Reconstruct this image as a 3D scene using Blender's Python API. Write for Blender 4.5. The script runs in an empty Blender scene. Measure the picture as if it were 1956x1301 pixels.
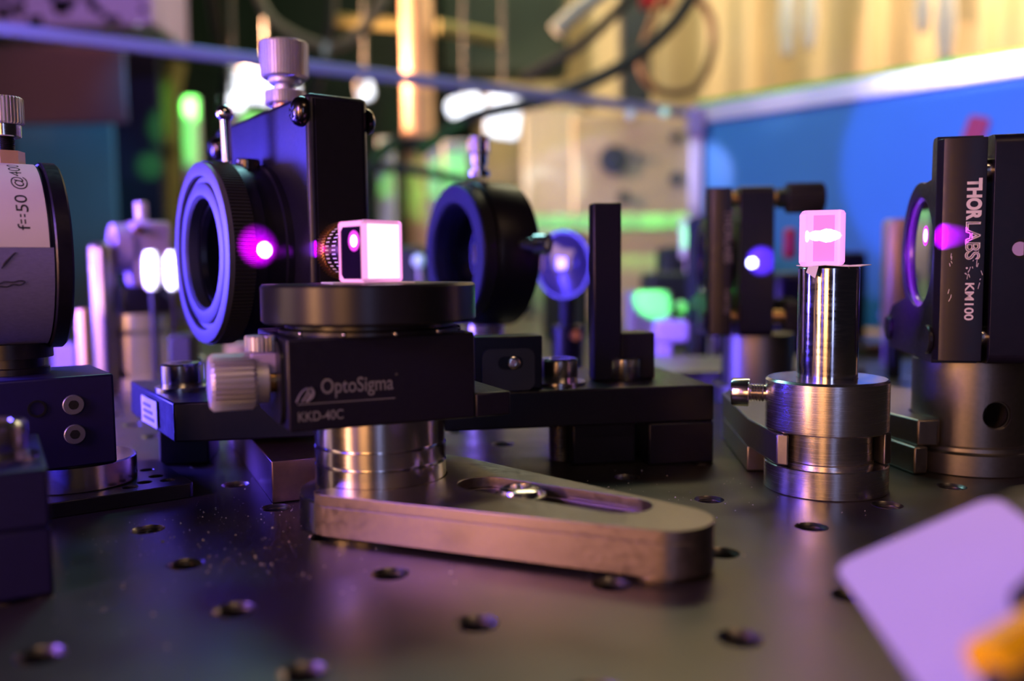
import bpy, bmesh, math, random
from mathutils import Vector, Matrix, geometry

random.seed(7)
S = 0.001                      # everything below is written in millimetres
scn = bpy.context.scene
col = scn.collection
R = math.radians

# ------------------------------------------------------------------ camera
F, PIT, ROLL, H = 1692.5, 0.0803314, -0.009899, 48.5
cam_d = bpy.data.cameras.new('camera')
cam = bpy.data.objects.new('camera', cam_d)
col.objects.link(cam)
cam_d.sensor_width = 36.0
cam_d.lens = 36.0 * F / 1956.0
cam_d.clip_start = 0.004
cam_d.clip_end = 50
cam.location = (0, 0, H * S)
cam.rotation_mode = 'QUATERNION'
cam.rotation_quaternion = (Matrix.Rotation(R(90) - PIT, 3, 'X') @ Matrix.Rotation(ROLL, 3, 'Z')).to_quaternion()
cam_d.dof.use_dof = True
cam_d.dof.focus_distance = 0.186
cam_d.dof.aperture_fstop = cam_d.lens / 3.9
scn.camera = cam


def at(px, py, Y):
    """point (mm) seen at photo pixel px,py at depth Y along the table"""
    u0, v0 = (px - 978) / F, (py - 650.5) / F
    cr, sr = math.cos(ROLL), math.sin(ROLL)
    u = u0 * cr + v0 * sr
    v = -u0 * sr + v0 * cr
    c, s = math.cos(PIT), math.sin(PIT)
    d = Vector((u, c - v * s, -s - v * c))
    return d * (Y / d.y) + Vector((0, 0, H))


# ------------------------------------------------------------------ view, world
scn.view_settings.view_transform = 'Standard'
scn.view_settings.look = 'None'
scn.view_settings.exposure = 0.0
scn.view_settings.gamma = 1.0
scn.view_settings.use_curve_mapping = False
scn.cycles.sample_clamp_indirect = 4.0
scn.cycles.caustics_reflective = False
scn.cycles.caustics_refractive = False
scn.cycles.max_bounces = 8
wd = bpy.data.worlds.new('lab_dusk')
scn.world = wd
wd.use_nodes = True
bgn = wd.node_tree.nodes['Background']
bgn.inputs[0].default_value = (0.30, 0.24, 0.36, 1)
bgn.inputs[1].default_value = 0.022


# ------------------------------------------------------------------ lamps
def area(name, loc, target, size, power, color):
    l = bpy.data.lights.new(name, 'AREA')
    l.shape = 'RECTANGLE'
    l.size, l.size_y = size[0] * S, size[1] * S
    l.energy = power
    l.color = color
    o = bpy.data.objects.new(name, l)
    col.objects.link(o)
    o.location = Vector(loc) * S
    d = Vector(target) - Vector(loc)
    o.rotation_euler = d.to_track_quat('-Z', 'Y').to_euler()
    return o


def beam(name, loc, target, radius, power, color, blend=0.6, src=0.4):
    """a narrow lamp: radius = radius of the lit patch (mm) at the target"""
    l = bpy.data.lights.new(name, 'SPOT')
    d = Vector(target) - Vector(loc)
    l.spot_size = 2 * math.atan(radius / d.length)
    l.spot_blend = blend
    l.energy = power
    l.color = color
    l.shadow_soft_size = 0.0
    o = bpy.data.objects.new(name, l)
    col.objects.link(o)
    o.location = Vector(loc) * S
    o.rotation_euler = d.to_track_quat('-Z', 'Y').to_euler()
    return o


area('warm_lamp', (-455, -205, 60), (0, 170, 40), (75, 520), 4.2, (1.0, 0.47, 0.18))
area('warm_wall_fill', (-640, 190, 130), (0, 190, 50), (420, 260), 1.1, (1.0, 0.62, 0.45))  # fill added for the dim warm wall reflected at the left
area('warm_ceiling_lamp', (300, -650, 900), (60, 200, 0), (400, 160), 1.3, (1.0, 0.62, 0.36))
area('blue_left_lamp', (-300, 268, 60), (-77, 222, 55), (90, 70), 3.4, (0.07, 0.05, 1.0))
area('blue_front_lamp', (-420, -385, 60), (-70, 160, 30), (60, 420), 0.16, (0.16, 0.10, 1.0))
area('warm_low_fill', (-250, -430, 70), (10, 150, 10), (150, 200), 0.85, (1.0, 0.46, 0.17))  # fill added to bring orange into the fork and table
area('left_veil_fill', (-290, 0, 150), (-95, 165, 40), (120, 60), 0.8, (0.08, 0.04, 1.0))  # blue fill added to imitate lens glare at the left
area('cool_back_lamp', (60, -560, 60), (20, 170, 30), (50, 480), 0.45, (0.42, 0.48, 1.0))
area('curtain_lamp', (880, 1130, 640), (430, 1500, 260), (260, 300), 5.5, (1.0, 0.74, 0.44))
area('room_lamp', (150, 1000, 800), (0, 1300, 100), (500, 300), 5.0, (1.0, 0.90, 0.52))
area('panel_lamp', (-120, 560, 420), (300, 640, 100), (160, 160), 1.0, (0.34, 0.80, 0.86))


# ------------------------------------------------------------------ materials
MATS = {}


def mat(name, color, rough=0.5, metal=0.0, noise=0.0, nscale=200.0, bump=0.0, spec=0.5, emit=None, estr=0.0,
        trans=0.0, alpha=1.0, aniso=0.0, streak=None, ior=1.45, rnoise=0.0, sss=0.0):
    if name in MATS:
        return MATS[name]
    m = bpy.data.materials.new(name)
    m.use_nodes = True
    nt = m.node_tree
    b = nt.nodes['Principled BSDF']
    I = b.inputs
    I['Base Color'].default_value = (*color, 1)
    I['Roughness'].default_value = rough
    I['Metallic'].default_value = metal
    I['Specular IOR Level'].default_value = spec
    I['IOR'].default_value = ior
    I['Transmission Weight'].default_value = trans
    I['Alpha'].default_value = alpha
    I['Anisotropic'].default_value = aniso
    if emit:
        I['Emission Color'].default_value = (*emit, 1)
        I['Emission Strength'].default_value = estr
    tc = nt.nodes.new('ShaderNodeTexCoord')
    mp = nt.nodes.new('ShaderNodeMapping')
    nt.links.new(tc.outputs['Object'], mp.inputs['Vector'])
    k = 1.0
    if streak:
        mp.inputs['Scale'].default_value = streak
    nz = nt.nodes.new('ShaderNodeTexNoise')
    nz.inputs['Scale'].default_value = nscale
    nz.inputs['Detail'].default_value = 4
    nt.links.new(mp.outputs['Vector'], nz.inputs['Vector'])
    if noise:
        mx = nt.nodes.new('ShaderNodeMix')
        mx.data_type = 'RGBA'
        mx.inputs['A'].default_value = (*[c * (1 - noise) for c in color], 1)
        mx.inputs['B'].default_value = (*[min(1, c * (1 + noise)) for c in color], 1)
        nt.links.new(nz.outputs['Fac'], mx.inputs['Factor'])
        nt.links.new(mx.outputs['Result'], I['Base Color'])
    if rnoise:
        mr = nt.nodes.new('ShaderNodeMapRange')
        mr.inputs['To Min'].default_value = max(0.02, rough - rnoise)
        mr.inputs['To Max'].default_value = rough + rnoise
        mr.inputs['From Min'].default_value = 0.3
        mr.inputs['From Max'].default_value = 0.7
        nt.links.new(nz.outputs['Fac'], mr.inputs['Value'])
        nt.links.new(mr.outputs['Result'], I['Roughness'])
    if bump:
        bp = nt.nodes.new('ShaderNodeBump')
        bp.inputs['Strength'].default_value = bump
        bp.inputs['Distance'].default_value = 0.0003
        nt.links.new(nz.outputs['Fac'], bp.inputs['Height'])
        nt.links.new(bp.outputs['Normal'], I['Normal'])
    MATS[name] = m
    return m


BLACK = mat('black_anodized', (0.008, 0.007, 0.016), 0.36, spec=0.36, noise=0.25, nscale=900, bump=0.03, rnoise=0.05)
BLACK2 = mat('black_satin', (0.011, 0.011, 0.015), 0.30, spec=0.42, noise=0.2, nscale=700, bump=0.02)
BLACKM = mat('black_matte', (0.013, 0.013, 0.015), 0.6, noise=0.2, nscale=500)
GLAREBLACK = mat('blue_glare_black_coat', (0.010, 0.006, 0.065), 0.42, noise=0.2, nscale=600, bump=0.03)  # black parts with the blue lens glare mixed into the colour
STEEL = mat('turned_steel', (0.66, 0.63, 0.60), 0.19, 1.0, noise=0.10, nscale=60, streak=(2, 2, 300), bump=0.008, rnoise=0.05)
POLISH = mat('polished_steel', (0.70, 0.69, 0.68), 0.13, 1.0, noise=0.08, nscale=300, rnoise=0.05, streak=(1, 1, 6))
BRUSH = mat('brushed_steel', (0.76, 0.72, 0.69), 0.23, 1.0, noise=0.14, nscale=40, streak=(2, 2, 500), bump=0.025, rnoise=0.07)
GREYPOST = mat('bead_blasted_steel', (0.26, 0.24, 0.22), 0.40, 1.0, noise=0.15, nscale=800, bump=0.05)
FORK = mat('satin_nickel', (0.30, 0.25, 0.22), 0.38, 1.0, noise=0.12, nscale=900, bump=0.05, rnoise=0.05)
ALU = mat('clear_anodized_aluminium', (0.60, 0.57, 0.61), 0.46, 0.8, noise=0.06, nscale=600, bump=0.03)
BRASS = mat('brass', (0.62, 0.36, 0.13), 0.32, 1.0, noise=0.15, nscale=400)
BROWN = mat('oxidised_steel_bar', (0.24, 0.16, 0.13), 0.36, 1.0, noise=0.25, nscale=500, bump=0.05)
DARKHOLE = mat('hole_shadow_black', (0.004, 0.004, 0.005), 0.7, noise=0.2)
LABEL = mat('label_paper', (0.78, 0.74, 0.76), 0.6, noise=0.03, nscale=300)
CLOTHT = mat('cloth_tape', (0.19, 0.18, 0.42), 0.75, noise=0.22, nscale=900, bump=0.25, streak=(1, 1, 3))  # off-white tape; the blue light on it is in the colour
INK = mat('printed_ink', (0.02, 0.02, 0.03), 0.6, noise=0.1)
WHITEINK = mat('white_engraving', (0.82, 0.78, 0.76), 0.6, noise=0.05)
GREYINK = mat('grey_engraving', (0.16, 0.16, 0.19), 0.6, noise=0.1)
PAPER = mat('white_paper', (0.82, 0.80, 0.80), 0.7, noise=0.04, nscale=500, bump=0.1)
CARD = mat('white_card', (0.48, 0.41, 0.58), 0.55, noise=0.04, nscale=120)  # white card with its violet light tinted into the colour
YELLOW = mat('yellow_plastic', (0.95, 0.55, 0.002), 0.4, noise=0.08, nscale=100)
RUBBER = mat('black_rubber', (0.012, 0.014, 0.016), 0.7, noise=0.2, nscale=300)
TABLE = mat('table_steel', (0.108, 0.096, 0.082), 0.38, 0.85, noise=0.22, nscale=70, bump=0.06, rnoise=0.05)
INSERT = mat('hole_steel', (0.22, 0.20, 0.18), 0.34, 1.0, noise=0.1)
DUST = mat('pale_dust', (0.7, 0.66, 0.6), 0.8, noise=0.1)
PINKFACE = mat('frosted_crystal_face', (0.9, 0.8, 0.9), 0.5, emit=(1.0, 0.78, 0.95), estr=1.6, noise=0.05)
PINKEDGE = mat('glowing_crystal_edge', (0.8, 0.5, 0.75), 0.4, emit=(1.0, 0.36, 0.78), estr=0.62, noise=0.05)
CLEARFACE = mat('dark_polished_crystal_face', (0.012, 0.006, 0.03), 0.04, noise=0.2, spec=0.9)
HOTSPOT = mat('laser_light_glow', (1, 0.8, 1), 0.5, emit=(1.0, 0.80, 0.95), estr=5.0, noise=0.02)  # glow standing for laser light on crystal and mirror
MAGENTA = mat('laser_halo_glow', (0.5, 0.05, 0.5), 0.5, emit=(0.85, 0.05, 0.75), estr=0.8, noise=0.02)
GLASS = mat('lens_glass', (0.95, 0.97, 1.0), 0.02, trans=1.0, ior=1.5, noise=0.01)
MIRROR = mat('mirror_coating', (0.52, 0.47, 0.66), 0.03, 1.0, noise=0.03)
BLUEPANEL = mat('blue_panel', (0.045, 0.24, 0.46), 0.5, noise=0.06, nscale=30)
RAILW = mat('white_rail', (0.80, 0.74, 0.80), 0.35, 0.3, noise=0.05, nscale=30)
RAILB = mat('grey_blue_rail', (0.30, 0.36, 0.55), 0.4, 0.3, noise=0.08, nscale=30)
GREENLINE = mat('green_light_line', (0.09, 0.50, 0.03), 0.4, noise=0.1, nscale=40)  # green laser light put into the colour
CURTAIN = mat('tan_plastic_curtain', (0.62, 0.50, 0.32), 0.42, noise=0.14, nscale=6, bump=0.2)
WALLM = mat('dark_wall_paint', (0.045, 0.055, 0.065), 0.8, noise=0.2, nscale=3)
FLOORM = mat('lab_floor_vinyl', (0.10, 0.10, 0.10), 0.6, noise=0.2, nscale=8)
WHITE = mat('white_enamel', (0.82, 0.82, 0.82), 0.5, noise=0.05, nscale=40)
CABLE = mat('dark_cable', (0.014, 0.018, 0.018), 0.55, noise=0.2, nscale=60)
CABLEG = mat('grey_cable', (0.12, 0.13, 0.12), 0.55, noise=0.15, nscale=60)
COPPER = mat('copper_pole', (0.75, 0.45, 0.28), 0.4, 0.1, noise=0.1, nscale=20)
NAVY = mat('navy_fabric', (0.016, 0.018, 0.045), 0.85, noise=0.25, nscale=30)
PLUM = mat('plum_panel', (0.085, 0.055, 0.10), 0.7, noise=0.2, nscale=14)
TEAL = mat('blue_lit_sheet', (0.05, 0.12, 0.17), 0.75, noise=0.3, nscale=10)  # blue light on the backdrop put into the colour
OLIVE = mat('olive_strap', (0.22, 0.20, 0.07), 0.7, noise=0.2, nscale=20)
GREYPL = mat('grey_panel', (0.30, 0.31, 0.27), 0.6, noise=0.15, nscale=9)
DKGREEN = mat('dark_green_case', (0.012, 0.03, 0.022), 0.5, noise=0.25, nscale=20)
REDP = mat('red_plastic', (0.50, 0.02, 0.035), 0.45, noise=0.1, nscale=30)
LILAC = mat('lilac_plastic', (0.45, 0.36, 0.62), 0.5, noise=0.08, nscale=40)
PEACH = mat('peach_metal', (0.72, 0.45, 0.30), 0.4, 0.5, noise=0.1, nscale=40)


def pane_material():
    m = bpy.data.materials.new('clear_acrylic')
    m.use_nodes = True
    nt = m.node_tree
    out = nt.nodes['Material Output']
    nt.nodes.remove(nt.nodes['Principled BSDF'])
    t = nt.nodes.new('ShaderNodeBsdfTransparent')
    t.inputs[0].default_value = (0.93, 0.95, 0.97, 1)
    g = nt.nodes.new('ShaderNodeBsdfGlossy')
    g.inputs['Roughness'].default_value = 0.05
    mx = nt.nodes.new('ShaderNodeMixShader')
    mx.inputs[0].default_value = 0.05
    nt.links.new(t.outputs[0], mx.inputs[1])
    nt.links.new(g.outputs[0], mx.inputs[2])
    nt.links.new(mx.outputs[0], out.inputs[0])
    return m


ACRYLIC = pane_material()


def crystal_material():
    """translucent crystal that fluoresces pink: part clear, part glowing"""
    m = bpy.data.materials.new('fluorescing_crystal')
    m.use_nodes = True
    nt = m.node_tree
    out = nt.nodes['Material Output']
    b = nt.nodes['Principled BSDF']
    b.inputs['Base Color'].default_value = (0.9, 0.5, 0.85, 1)
    b.inputs['Roughness'].default_value = 0.15
    b.inputs['Emission Color'].default_value = (1.0, 0.42, 0.86, 1)
    b.inputs['Emission Strength'].default_value = 1.35
    tr = nt.nodes.new('ShaderNodeBsdfTransparent')
    tr.inputs[0].default_value = (1.0, 0.55, 0.95, 1)
    mx = nt.nodes.new('ShaderNodeMixShader')
    mx.inputs[0].default_value = 0.45
    nt.links.new(tr.outputs[0], mx.inputs[1])
    nt.links.new(b.outputs[0], mx.inputs[2])
    nt.links.new(mx.outputs[0], out.inputs[0])
    return m


CRYSTAL = crystal_material()


# ------------------------------------------------------------------ geometry helper
class G:
    def __init__(s):
        s.v, s.f, s.M = [], [], Matrix.Identity(4)

    def put(s, loc=(0, 0, 0), axis=(0, 0, 1), spin=0.0):
        a = Vector(axis).normalized()
        q = Vector((0, 0, 1)).rotation_difference(a)
        s.M = Matrix.Translation(Vector(loc)) @ q.to_matrix().to_4x4() @ Matrix.Rotation(spin, 4, 'Z')
        return s

    def frame(s, loc, x, y):
        """local x and y axes given, z = x cross y"""
        x, y = Vector(x).normalized(), Vector(y).normalized()
        z = x.cross(y).normalized()
        y = z.cross(x)
        m = Matrix((x, y, z)).transposed().to_4x4()
        s.M = Matrix.Translation(Vector(loc)) @ m
        return s

    def add(s, vs, fs):
        o = len(s.v)
        s.v += [s.M @ Vector(p) for p in vs]
        s.f += [tuple(i + o for i in q) for q in fs]
        return s

    def box(s, x0, x1, y0, y1, z0, z1):
        return s.add([(x0, y0, z0), (x1, y0, z0), (x1, y1, z0), (x0, y1, z0), (x0, y0, z1), (x1, y0, z1), (x1, y1, z1), (x0, y1, z1)],
                     [(0, 3, 2, 1), (4, 5, 6, 7), (0, 1, 5, 4), (1, 2, 6, 5), (2, 3, 7, 6), (3, 0, 4, 7)])

    def prism(s, outer, z0, z1, holes=()):
        loops = [list(outer)] + [list(h) for h in holes]

        def sa(p):
            return sum(p[i][0] * p[(i + 1) % len(p)][1] - p[(i + 1) % len(p)][0] * p[i][1] for i in range(len(p)))
        if sa(loops[0]) < 0:
            loops[0].reverse()
        for h in loops[1:]:
            if sa(h) > 0:
                h.reverse()
        flat = [p for l in loops for p in l]
        n = len(flat)
        if len(loops) == 1:
            top = [tuple(range(n))]
        else:
            top = geometry.tessellate_polygon([[Vector((p[0], p[1], 0)) for p in l] for l in loops])
            fix = []
            for t in top:
                a, b, c = (flat[i] for i in t)
                if (b[0] - a[0]) * (c[1] - a[1]) - (c[0] - a[0]) * (b[1] - a[1]) < 0:
                    t = (t[0], t[2], t[1])
                fix.append(tuple(t))
            top = fix
        vs = [(p[0], p[1], z0) for p in flat] + [(p[0], p[1], z1) for p in flat]
        fs = [tuple(i + n for i in t) for t in top] + [tuple(reversed(t)) for t in top]
        o = 0
        for l in loops:
            k = len(l)
            for i in range(k):
                j = (i + 1) % k
                fs.append((o + i, o + j, o + j + n, o + i + n))
            o += k
        return s.add(vs, fs)

    def lathe(s, prof, n=48, loop=False):
        """prof: (r, z) bottom to top; r = 0 ends close; loop closes the profile into a ring"""
        vs, fs, rings = [], [], []
        for r, z in prof:
            if r < 1e-9:
                rings.append([len(vs)])
                vs.append((0, 0, z))
            else:
                rings.append(list(range(len(vs), len(vs) + n)))
                vs += [(r * math.cos(2 * math.pi * i / n), r * math.sin(2 * math.pi * i / n), z) for i in range(n)]
        pairs = list(zip(rings, rings[1:]))
        if loop:
            pairs.append((rings[-1], rings[0]))
        for a, b in pairs:
            for i in range(n):
                j = (i + 1) % n
                if len(a) == 1 and len(b) == 1:
                    continue
                if len(a) == 1:
                    fs.append((a[0], b[j], b[i]))
                elif len(b) == 1:
                    fs.append((a[i], a[j], b[0]))
                else:
                    fs.append((a[i], a[j], b[j], b[i]))
        return s.add(vs, fs)

    def cyl(s, r, z0, z1, n=40, ch=0.0):
        if ch:
            return s.lathe([(0, z0), (r - ch, z0), (r, z0 + ch), (r, z1 - ch), (r - ch, z1), (0, z1)], n)
        return s.lathe([(0, z0), (r, z0), (r, z1), (0, z1)], n)

    def gear(s, r0, r1, n, z0, z1, ch=0.35):
        """knurled cylinder with n ridges and chamfered ends"""
        def ring(k):
            p = []
            for i in range(n):
                for q, r in ((0, r1), (0.30, r1), (0.5, r0), (0.8, r0)):
                    a = 2 * math.pi * (i + q) / n
                    p.append((r * k * math.cos(a), r * k * math.sin(a)))
            return p
        m = 4 * n
        vs, fs = [], []
        k = 1 - ch / r1
        for kk, z in ((k, z0), (1, z0 + ch), (1, z1 - ch), (k, z1)):
            vs += [(x, y, z) for x, y in ring(kk)]
        for a in range(3):
            for i in range(m):
                j = (i + 1) % m
                fs.append((a * m + i, a * m + j, (a + 1) * m + j, (a + 1) * m + i))
        fs.append(tuple(reversed(range(m))))
        fs.append(tuple(range(3 * m, 4 * m)))
        return s.add(vs, fs)

    def ball(s, c, r, nu=20, nv=12):
        p = [(0, -r)] + [(r * math.sin(math.pi * i / nv), -r * math.cos(math.pi * i / nv)) for i in range(1, nv)] + [(0, r)]
        M = s.M
        s.M = M @ Matrix.Translation(Vector(c))
        s.lathe(p, nu)
        s.M = M
        return s

    def tube(s, pts, r, n=10):
        pts = [Vector(p) for p in pts]
        # smooth the path
        if len(pts) > 2:
            q = []
            for i in range(len(pts) - 1):
                p0, p1, p2, p3 = pts[max(i - 1, 0)], pts[i], pts[i + 1], pts[min(i + 2, len(pts) - 1)]
                for k in range(6):
                    t = k / 6
                    q.append(0.5 * ((2 * p1) + (p2 - p0) * t + (2 * p0 - 5 * p1 + 4 * p2 - p3) * t * t + (3 * p1 - p0 - 3 * p2 + p3) * t ** 3))
            q.append(pts[-1])
            pts = q
        vs, fs = [], []
        up = Vector((0, 0, 1))
        for i, p in enumerate(pts):
            d = (pts[min(i + 1, len(pts) - 1)] - pts[max(i - 1, 0)]).normalized()
            a = d.cross(up)
            if a.length < 1e-3:
                a = d.cross(Vector((1, 0, 0)))
            a.normalize()
            up = a.cross(d).normalized()
            for k in range(n):
                w = 2 * math.pi * k / n
                vs.append(p + a * (r * math.cos(w)) + up * (r * math.sin(w)))
        for i in range(len(pts) - 1):
            for k in range(n):
                l = (k + 1) % n
                fs.append((i * n + k, (i + 1) * n + k, (i + 1) * n + l, i * n + l))
        fs.append(tuple(range(n)))
        fs.append(tuple(reversed(range((len(pts) - 1) * n, len(pts) * n))))
        return s.add(vs, fs)

    def mesh(s, name, bevel=0.0, angle=35):
        me = bpy.data.meshes.new(name)
        me.from_pydata([p * S for p in s.v], [], s.f)
        me.update()
        bm = bmesh.new()
        bm.from_mesh(me)
        bmesh.ops.recalc_face_normals(bm, faces=bm.faces)
        bm.to_mesh(me)
        bm.free()
        me.shade_smooth()
        me.set_sharp_from_angle(angle=R(angle))
        return me


def obj(name, g, m, parent=None, bevel=0.0, label=None, kind=None, angle=35):
    me = g.mesh(name, angle=angle) if isinstance(g, G) else g
    if m is not None and not me.materials:
        me.materials.append(m)
    o = bpy.data.objects.new(name, me)
    col.objects.link(o)
    if parent is not None:
        o.parent = parent
    if bevel:
        b = o.modifiers.new('edge', 'BEVEL')
        b.width = bevel * S
        b.segments = 2
        b.limit_method = 'ANGLE'
        b.angle_limit = R(40)
        b.harden_normals = False
    if label:
        o['label'] = label
    if kind:
        o['kind'] = kind
    return o


def tag(o, label, cat, group=None):
    o['label'] = label
    o['category'] = cat
    if group:
        o['group'] = group
    return o


def thing(name, label, cat, loc=(0, 0, 0), rz=0.0, group=None):
    o = bpy.data.objects.new(name, None)
    o.empty_display_size = 0.005
    col.objects.link(o)
    o.location = Vector(loc) * S
    o.rotation_euler = (0, 0, R(rz))
    return tag(o, label, cat, group)


def single(name, g, m, label, cat, group=None, bevel=0.0):
    return tag(obj(name, g, m, None, bevel), label, cat, group)


def circle(cx, cy, r, n=32, a0=0.0, a1=None):
    if a1 is None:
        return [(cx + r * math.cos(a0 + 2 * math.pi * i / n), cy + r * math.sin(a0 + 2 * math.pi * i / n)) for i in range(n)]
    return [(cx + r * math.cos(a0 + (a1 - a0) * i / n), cy + r * math.sin(a0 + (a1 - a0) * i / n)) for i in range(n + 1)]


def rrect(x0, x1, y0, y1, r, n=6):
    p = []
    for cx, cy, a in ((x1 - r, y1 - r, 0), (x0 + r, y1 - r, 90), (x0 + r, y0 + r, 180), (x1 - r, y0 + r, 270)):
        p += [(cx + r * math.cos(R(a + 90 * i / n)), cy + r * math.sin(R(a + 90 * i / n))) for i in range(n + 1)]
    return p


def text(name, body, loc, right, up, width, height, m, parent, outline=0.0, bold=0.0, thick=0.03):
    """lettering scaled to width x height (mm); loc = lower left corner of the line"""
    c = bpy.data.curves.new(name, 'FONT')
    c.body = body
    c.size = 1.0
    c.offset = bold
    if outline:
        c.fill_mode = 'NONE'
        c.bevel_depth = outline
        c.bevel_resolution = 0
    o = bpy.data.objects.new(name, c)
    me = bpy.data.meshes.new_from_object(o)
    bpy.data.objects.remove(o)
    bpy.data.curves.remove(c)
    xs = [v.co.x for v in me.vertices]
    ys = [v.co.y for v in me.vertices]
    x0, x1, y0, y1 = min(xs), max(xs), min(ys), max(ys)
    r, u = Vector(right).normalized(), Vector(up).normalized()
    nrm = r.cross(u)
    for v in me.vertices:
        a = (v.co.x - x0) / (x1 - x0) * width
        b = (v.co.y - y0) / (y1 - y0) * height
        v.co = (Vector(loc) + r * a + u * b + nrm * (thick + v.co.z * 0.5)) * S
    me.update()
    return obj(name, me, m, parent)


def boolean(o, cutter_g):
    """cut a real hole, then drop the cutter"""
    c = obj('cutter', cutter_g, None, o.parent)
    md = o.modifiers.new('cut', 'BOOLEAN')
    md.object = c
    md.solver = 'EXACT'
    bpy.context.view_layer.update()
    dg = bpy.context.evaluated_depsgraph_get()
    me = bpy.data.meshes.new_from_object(o.evaluated_get(dg))
    o.modifiers.remove(md)
    old = o.data
    o.data = me
    bpy.data.meshes.remove(old)
    bpy.data.objects.remove(c)
    me.shade_smooth()
    me.set_sharp_from_angle(angle=R(30))


BANG = 35.67                                     # heading of the beam lines on the table grid
BX = Vector((0.8124, 0.5831, 0))                 # along the beam, right and away
BY = Vector((-0.5831, 0.8124, 0))                # left and away


def cap_screw(parent, loc, r=4.9, h=6.2, axis=(0, 0, 1), m=STEEL, washer=0.0, shank=0.0, n=40):
    g = G().put(loc, axis)
    sk = r * 0.52
    g.lathe([(0, 0.01), (r - 0.2, 0.01), (r, 0.3), (r, h - 0.5), (r - 0.5, h), (sk + 0.15, h), (sk, h - 0.2), (sk, h * 0.45), (0, h * 0.45)], n)
    if shank:
        k = []
        z = -shank
        while z < -0.05:
            k += [(r * 0.50, z), (r * 0.58, z + 0.35)]
            z += 0.7
        g.lathe([(0, -shank)] + k + [(r * 0.5, 0.0), (0, 0.0)], 20)
    o = obj('cap_screw', g, m, parent)
    if washer:
        obj('washer', G().put(loc, axis).lathe([(r * 0.6, -0.02), (washer, -0.02), (washer, 0.8), (r * 0.6, 0.8)], 40, True), m, o)
    return o


# ================================================================== THE SETTING
g = G().box(-3500, 3500, -2500, 4500, -930, -900)
obj('floor', g, FLOORM, kind='structure')
g = G().box(-3500, 3500, 2600, 2660, -900, 2200)
obj('wall_back', g, WALLM, kind='structure')
g = G().box(-3500, -3440, -2500, 2600, -900, 2200)
obj('wall_left', g, WALLM, kind='structure')

# optical table: real drilled holes on a 25 mm grid
TAB = thing('optical_table', 'dark steel optical table top drilled with a grid of threaded holes', 'table', (40.99, 182.36, 0), BANG - 0.0)
HR, NH = 3.1, 20
tg = G()
i0, i1, j0, j1 = -20, 16, -13, 27            # cells along BX (x) and BY (y), holes sit at cell centres
P = 25.0
for i in range(i0, i1 + 1):
    for j in range(j0, j1 + 1):
        cx, cy = i * P, j * P
        dx = BX * cx + BY * cy + Vector((40.99, 182.36, 0))
        near = -40 < dx.y < 420 and abs(dx.x) < 0.62 * dx.y + 60
        h = P / 2
        if not near:
            tg.add([(cx - h, cy - h, 0), (cx + h, cy - h, 0), (cx + h, cy + h, 0), (cx - h, cy + h, 0)], [(0, 1, 2, 3)])
            continue
        vs, fs = [], []
        for k in range(NH):
            a = 2 * math.pi * k / NH
            ca, sa_ = math.cos(a), math.sin(a)
            m_ = h / max(abs(ca), abs(sa_))
            vs += [(cx + ca * m_, cy + sa_ * m_, 0), (cx + ca * HR, cy + sa_ * HR, 0), (cx + ca * HR, cy + sa_ * HR, -7)]
        vs.append((cx, cy, -7))
        for k in range(NH):
            l = (k + 1) % NH
            fs += [(3 * k, 3 * l, 3 * l + 1, 3 * k + 1), (3 * k + 1, 3 * l + 1, 3 * l + 2, 3 * k + 2), (3 * k + 2, 3 * l + 2, 3 * NH)]
        # square corners missed by the ring
        for sx, sy, k in ((1, 1, NH // 8), (-1, 1, 3 * NH // 8), (-1, -1, 5 * NH // 8), (1, -1, 7 * NH // 8)):
            vs.append((cx + sx * h, cy + sy * h, 0))
            fs.append((3 * k, len(vs) - 1, 3 * ((k + 1) % NH)))
        tg.add(vs, fs)
X0, X1, Y0, Y1 = (i0 - .5) * P, (i1 + .5) * P, (j0 - .5) * P, (j1 + .5) * P
tg.add([(X0, Y0, 0), (X1, Y0, 0), (X1, Y1, 0), (X0, Y1, 0), (X0, Y0, -60), (X1, Y0, -60), (X1, Y1, -60), (X0, Y1, -60)],
       [(0, 4, 5, 1), (1, 5, 6, 2), (2, 6, 7, 3), (3, 7, 4, 0), (4, 7, 6, 5)])
me = bpy.data.meshes.new('table_top')
me.from_pydata([p * S for p in tg.v], [], tg.f)
me.update()
me.materials.append(TABLE)
o = bpy.data.objects.new('table_top', me)
col.objects.link(o)
o.parent = TAB
ins = G().lathe([(2.55, -6.5), (2.55, -1.0), (2.75, -0.8), (2.55, -0.6), (2.9, -0.25), (3.08, 0.02), (3.08, -6.5)], 24, True)
ins_me = ins.mesh('hole_insert', angle=20)
ins_me.materials.append(INSERT)
for i in range(i0, i1 + 1):
    for j in range(j0, j1 + 1):
        d = BX * (i * P) + BY * (j * P) + Vector((40.99, 182.36, 0))
        if 60 < d.y < 300 and abs(d.x) < 0.6 * d.y + 8:
            o = obj('hole_insert', ins_me, None, TAB)
            o.location = Vector((i * P, j * P, 0)) * S
for x, y in ((X0 + 60, Y0 + 60), (X1 - 60, Y0 + 60), (X0 + 60, Y1 - 60), (X1 - 60, Y1 - 60)):
    obj('table_leg', G().box(x - 50, x + 50, y - 50, y + 50, -900, -60), BLACKM, TAB, 3)

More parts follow.
